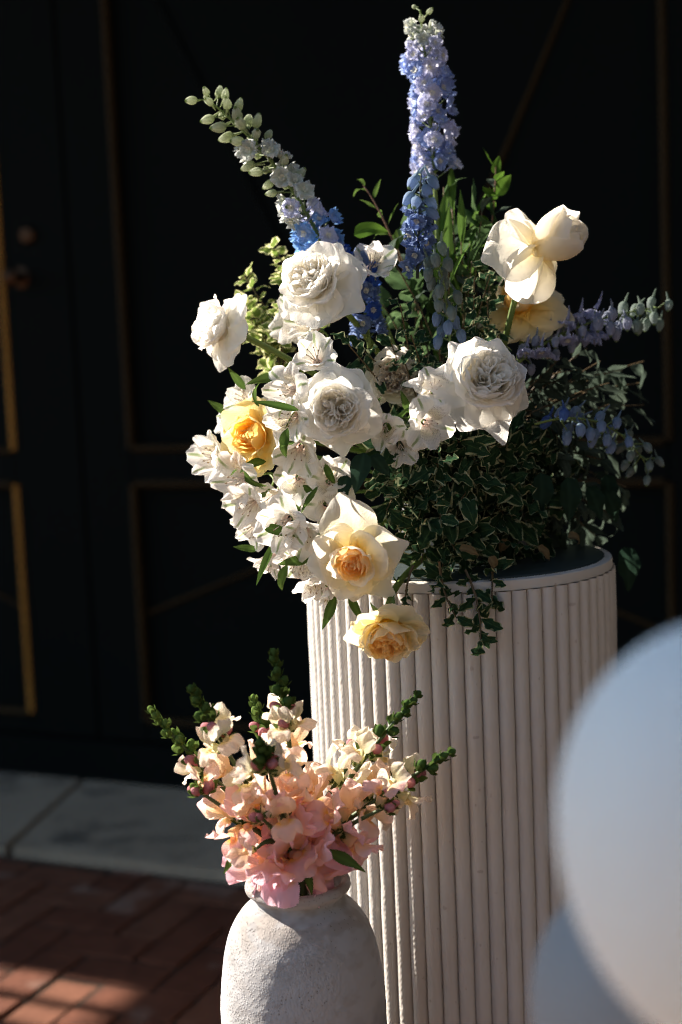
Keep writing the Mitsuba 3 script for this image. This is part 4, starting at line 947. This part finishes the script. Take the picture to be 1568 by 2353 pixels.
branch('leafy_twig', 'upright twig with bright leaves rising left of the topmost cream rose', 'foliage', None, P(1140, 380, .04), BRIGHT + GREY[:2], 9, r, start=P(1120, 560, .04), t0=.2, size=(.55, .9), spread=50, sag=0, up=(0, -.7, .4), stem_c=(.16, .09, .06))
for (u, v, y, d, s, lab) in ((805, 545, -.01, (1, .35, .1), 1.1, 'bright green pointed leaf standing out left of the dusky delphinium'), (1000, 560, .0, (.35, -.9, .2), 1.0, 'long green blade behind the drooping buds'),):
    k = thing('single_leaf', lab, 'leaf')
    x = BRIGHT[1]
    d = D(*d); 
    z = np.array([0, -.8, .5]); z = z - d * (z @ d); z /= np.linalg.norm(z)
    scene[k] = at(x, M4(np.stack([d, np.cross(z, d), z], 1), P(u, v, y), s))
for (u, v, y) in ((1040, 480, .03), (1060, 540, .0), (1000, 500, .04), (1080, 560, .02), (1030, 600, -.02)):
    branch('blade_leaf_stem', 'upright long narrow green leaves ' + near(u, v), 'foliage', 'blade leaves behind the delphinium', P(u, v, y), BLADE, 8, r, t0=.35, size=(.7, 1.1), spread=25, up=(0, -1, .2))
# alstroemeria leaves low at the left
for (u, v, y, du, dv, s, lab) in ((640, 1230, -.19, -55, 110, .85, 'long green leaf pointing down at the far left of the lilies'), (665, 1290, -.2, -35, 75, .65, 'narrow dark leaf hanging below the lowest lilies'), (775, 1360, -.235, -35, 85, .8, 'dark pointed leaf hanging over the rods under the big cream rose'),
                               (800, 1360, -.23, 30, 70, .7, 'green leaf between the two lower cream roses'), (600, 1265, -.14, -60, -12, .6, 'pale leaf sticking out left of the lilies'), (700, 945, -.24, -115, -25, .75, 'dark pointed leaf between the striped lily and the yellow rose'),
                               (665, 975, -.24, -25, 85, .65, 'thin dark leaf hanging left of the central rose'), (540, 960, -.09, -60, -40, .5, 'leaf tip at the left above the yellow rose'), (570, 900, -.1, -45, -50, .6, 'curled leaf rising above the left lilies'),
                               (690, 1110, -.17, 60, 45, .7, 'green leaf among the lilies right of the yellow rose'), (870, 1010, -.19, 70, -80, .9, 'broad green leaf beside the small round rose'), (745, 1060, -.2, 25, 60, .6, 'dark leaf beneath the central white rose')):
    k = thing('lily_leaf', lab, 'leaf', 'single lily leaves')
    a, b = P(u, v, y), P(u + du, v + dv, y - .01)
    d = (b - a); L = np.linalg.norm(d); d /= L
    z = np.array([-.3, -.9, .4]); z = z - d * (z @ d); z /= np.linalg.norm(z)
    scene[k] = at((LANCE if L < .05 else BLADE)[int(u) % 4], M4(np.stack([d, np.cross(z, d), z], 1), a, L / (.055 if L < .05 else .085) * 1.05))
rl = np.random.default_rng(77)
for (u, v) in ((600, 940), (660, 860), (560, 1075), (620, 1060), (655, 1140), (700, 1175), (735, 1110), (595, 1210), (720, 1280), (680, 1010), (840, 985), (945, 955), (820, 900), (760, 820), (690, 900), (530, 1090)):
    k = thing('lily_leaf', 'slender leaf between lilies, ' + near(u, v), 'leaf', 'slender leaves between the lilies')
    a = P(u, v, -.17 - .05 * rl.random())
    d = D(rl.normal(-.4, .6), rl.normal(0, .6), .4); z = np.array([-.3, -.9, .5]) + rl.normal(0, .4, 3); z = z - d * (z @ d); z /= np.linalg.norm(z)
    scene[k] = at(LANCE[rl.integers(5)], M4(np.stack([d, np.cross(z, d), z], 1), a, rl.uniform(.6, 1.0)))
for (u, v, y, d, s) in ((838, 1030, -.225, (-.2, -.8, .4), .85), (850, 1040, -.22, (.6, -.7, .3), .6), (800, 1085, -.2, (-.3, -.9, .3), .6)):
    k = thing('ivy_leaf', 'broad dark green leaf ' + near(u, v) + ' beside the lilies', 'leaf', 'ivy leaves under the central rose')
    d = D(*d); z = np.array([-.2, -.95, .3]); z = z - d * (z @ d); z /= np.linalg.norm(z)
    scene[k] = at(DIM[int(u) % 5], M4(np.stack([d, np.cross(z, d), z], 1), P(u, v, y), s))
# the dim grey green foliage at the far right
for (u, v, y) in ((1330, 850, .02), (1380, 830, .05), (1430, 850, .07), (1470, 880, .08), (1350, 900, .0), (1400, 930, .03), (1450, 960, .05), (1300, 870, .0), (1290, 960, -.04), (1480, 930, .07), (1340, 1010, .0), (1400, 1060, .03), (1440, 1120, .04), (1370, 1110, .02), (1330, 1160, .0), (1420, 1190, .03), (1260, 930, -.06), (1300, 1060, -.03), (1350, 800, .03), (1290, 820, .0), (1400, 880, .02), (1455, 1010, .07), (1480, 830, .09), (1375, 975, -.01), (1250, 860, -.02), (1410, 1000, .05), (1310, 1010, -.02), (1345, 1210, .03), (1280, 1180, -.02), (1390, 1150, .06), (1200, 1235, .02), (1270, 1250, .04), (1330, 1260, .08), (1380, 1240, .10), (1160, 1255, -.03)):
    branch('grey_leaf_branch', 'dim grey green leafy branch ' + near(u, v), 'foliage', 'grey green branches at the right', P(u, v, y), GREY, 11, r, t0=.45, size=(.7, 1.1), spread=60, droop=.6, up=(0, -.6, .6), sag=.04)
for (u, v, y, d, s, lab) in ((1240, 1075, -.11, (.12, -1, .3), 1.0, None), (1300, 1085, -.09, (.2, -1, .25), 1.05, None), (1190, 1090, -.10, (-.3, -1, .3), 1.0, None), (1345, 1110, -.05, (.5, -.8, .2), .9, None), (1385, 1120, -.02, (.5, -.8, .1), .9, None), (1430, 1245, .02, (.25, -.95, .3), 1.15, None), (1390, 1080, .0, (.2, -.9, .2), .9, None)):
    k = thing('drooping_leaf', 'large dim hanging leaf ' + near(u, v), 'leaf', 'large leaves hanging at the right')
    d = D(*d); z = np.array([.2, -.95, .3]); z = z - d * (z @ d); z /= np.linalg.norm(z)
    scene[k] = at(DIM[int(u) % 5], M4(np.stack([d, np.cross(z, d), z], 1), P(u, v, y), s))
for (u, v, y, d) in ((1050, 1262, -.20, (.9, .1, .3)), (1120, 1275, -.19, (.6, -.8, .3)), (1230, 1255, -.12, (.9, -.4, .2)), (1300, 1235, -.08, (1, .1, .2)), (1180, 1245, -.12, (-.9, -.2, .3))):
    k = thing('dry_leaf', 'curled brown dry leaf ' + near(u, v), 'leaf', 'dry leaves near the pedestal top')
    d = D(*d); z = np.array([.0, -.7, .7]); z = z - d * (z @ d); z /= np.linalg.norm(z)
    scene[k] = at(DRY[int(u) % 3], M4(np.stack([d, np.cross(z, d), z], 1), P(u, v, y), 1.0))

# ------------------------------------------------------------------ snapdragons in the vase
MOUTH = VASE + np.array([0, 0, 0.0])
def snap_path(tip, foot, bow=0.0, n=14):
    a = VASE + np.array([foot[0], foot[1], -0.16]); b = VASE + np.array([foot[0] * .7, foot[1] * .7, 0.02])
    m = (b + tip) / 2 + np.array([bow, 0, 0.01])
    return np.vstack([np.linspace(a, b, 4)[:-1], bez(b, m, tip, n)])
for (lab, tip, foot, nf, pals, tf, s, bk, nb, seed, bow) in (
    ('snapdragon leaning farthest left, with pink buds and cream florets', P(352, 1638, -.33), (.01, .0), 8, ('pink', 'peach', 'cream', 'cream'), (.46, .78), 1.0, 'green', 12, 1, -.02),
    ('snapdragon with dark green tip, second from the left', P(446, 1590, -.38), (.01, -.02), 12, ('pink', 'pink', 'peach', 'cream'), (.42, .84), 1.05, 'dark', 9, 2, -.015),
    ('pale snapdragon standing at the back, left of the tallest one', P(585, 1612, -.22), (.0, .02), 13, ('peach', 'cream', 'cream'), (.42, .86), 1.0, 'green', 8, 3, .0),
    ('tallest snapdragon with narrow green tip', P(630, 1508, -.34), (.0, -.01), 12, ('pink', 'peach', 'peach', 'cream'), (.40, .80), 1.05, 'dark', 12, 4, .012),
    ('short snapdragon leaning to the viewer, its dark tip in the middle', P(600, 1712, -.43), (.0, -.025), 9, ('pink', 'mauve', 'peach', 'cream'), (.44, .88), 1.05, 'dark', 9, 5, .0),
    ('snapdragon leaning right with a long budded tip against the white rods', P(955, 1602, -.30), (-.01, .01), 12, ('pink', 'peach', 'cream', 'cream'), (.38, .78), 1.0, 'dark', 11, 6, .0),
    ('snapdragon bending lowest to the right, its bare tip over the white rods', P(1030, 1732, -.34), (-.015, .0), 12, ('mauve', 'mauve', 'peach', 'cream'), (.36, .82), 1.05, 'dark', 7, 7, .01),
    ('short cream snapdragon behind the right leaning ones', P(845, 1700, -.23), (-.01, .02), 12, ('peach', 'peach', 'cream'), (.40, .92), 1.0, 'green', 4, 8, .0),
    ('pink snapdragon low at the left over the vase rim', P(452, 1815, -.36), (.01, -.01), 7, ('mauve', 'pink', 'peach'), (.50, .95), 1.1, 'green', 2, 9, -.01),
    ('pink snapdragon hanging over the front rim of the vase', P(600, 1880, -.39), (.01, -.03), 5, ('mauve', 'pink', 'pink'), (.62, .97), 1.1, 'green', 1, 10, .0),
    ('pink snapdragon low at the right over the vase rim', P(900, 1850, -.37), (-.015, -.02), 7, ('mauve', 'pink', 'pink'), (.50, .95), 1.1, 'green', 1, 11, .0)):
    snapdragon(lab, snap_path(tip, foot, bow), np.random.default_rng(600 + seed), nf, pals, tf, s, bk, nb)
for lab, a, m, b, nf, pals, seed in (('pink snapdragon flowers spilling over the left front of the vase rim', (655, 1950, -.33), (625, 1915, -.37), (590, 1950, -.375), 3, ('mauve', 'peach'), 21),):
    snapdragon(lab, bez(P(*a), P(*m), P(*b), 8), np.random.default_rng(seed), nf + 1, pals, (.35, 1.0), .9, 'green', -3, low=True)
for (u, v, y, d, s) in ((735, 1955, -.37, (.9, -.1, .4), 1.0), (560, 1940, -.36, (-.6, -.5, .5), .7), (700, 1990, -.36, (.3, -.8, .5), .6)):
    k = thing('snapdragon_leaf', ('dark narrow leaf among the snapdragons at the right of the vase rim' if u > 720 else 'small dark leaf among the snapdragons at the left of the vase rim' if u < 600 else 'small dark leaf over the front of the vase rim'), 'leaf', 'leaves at the vase rim')
    d = D(*d); z = np.array([0, -.6, .8]); z = z - d * (z @ d); z /= np.linalg.norm(z)
    scene[k] = at(LANCE[int(u) % 5], M4(np.stack([d, np.cross(z, d), z], 1), P(u, v, y), s))
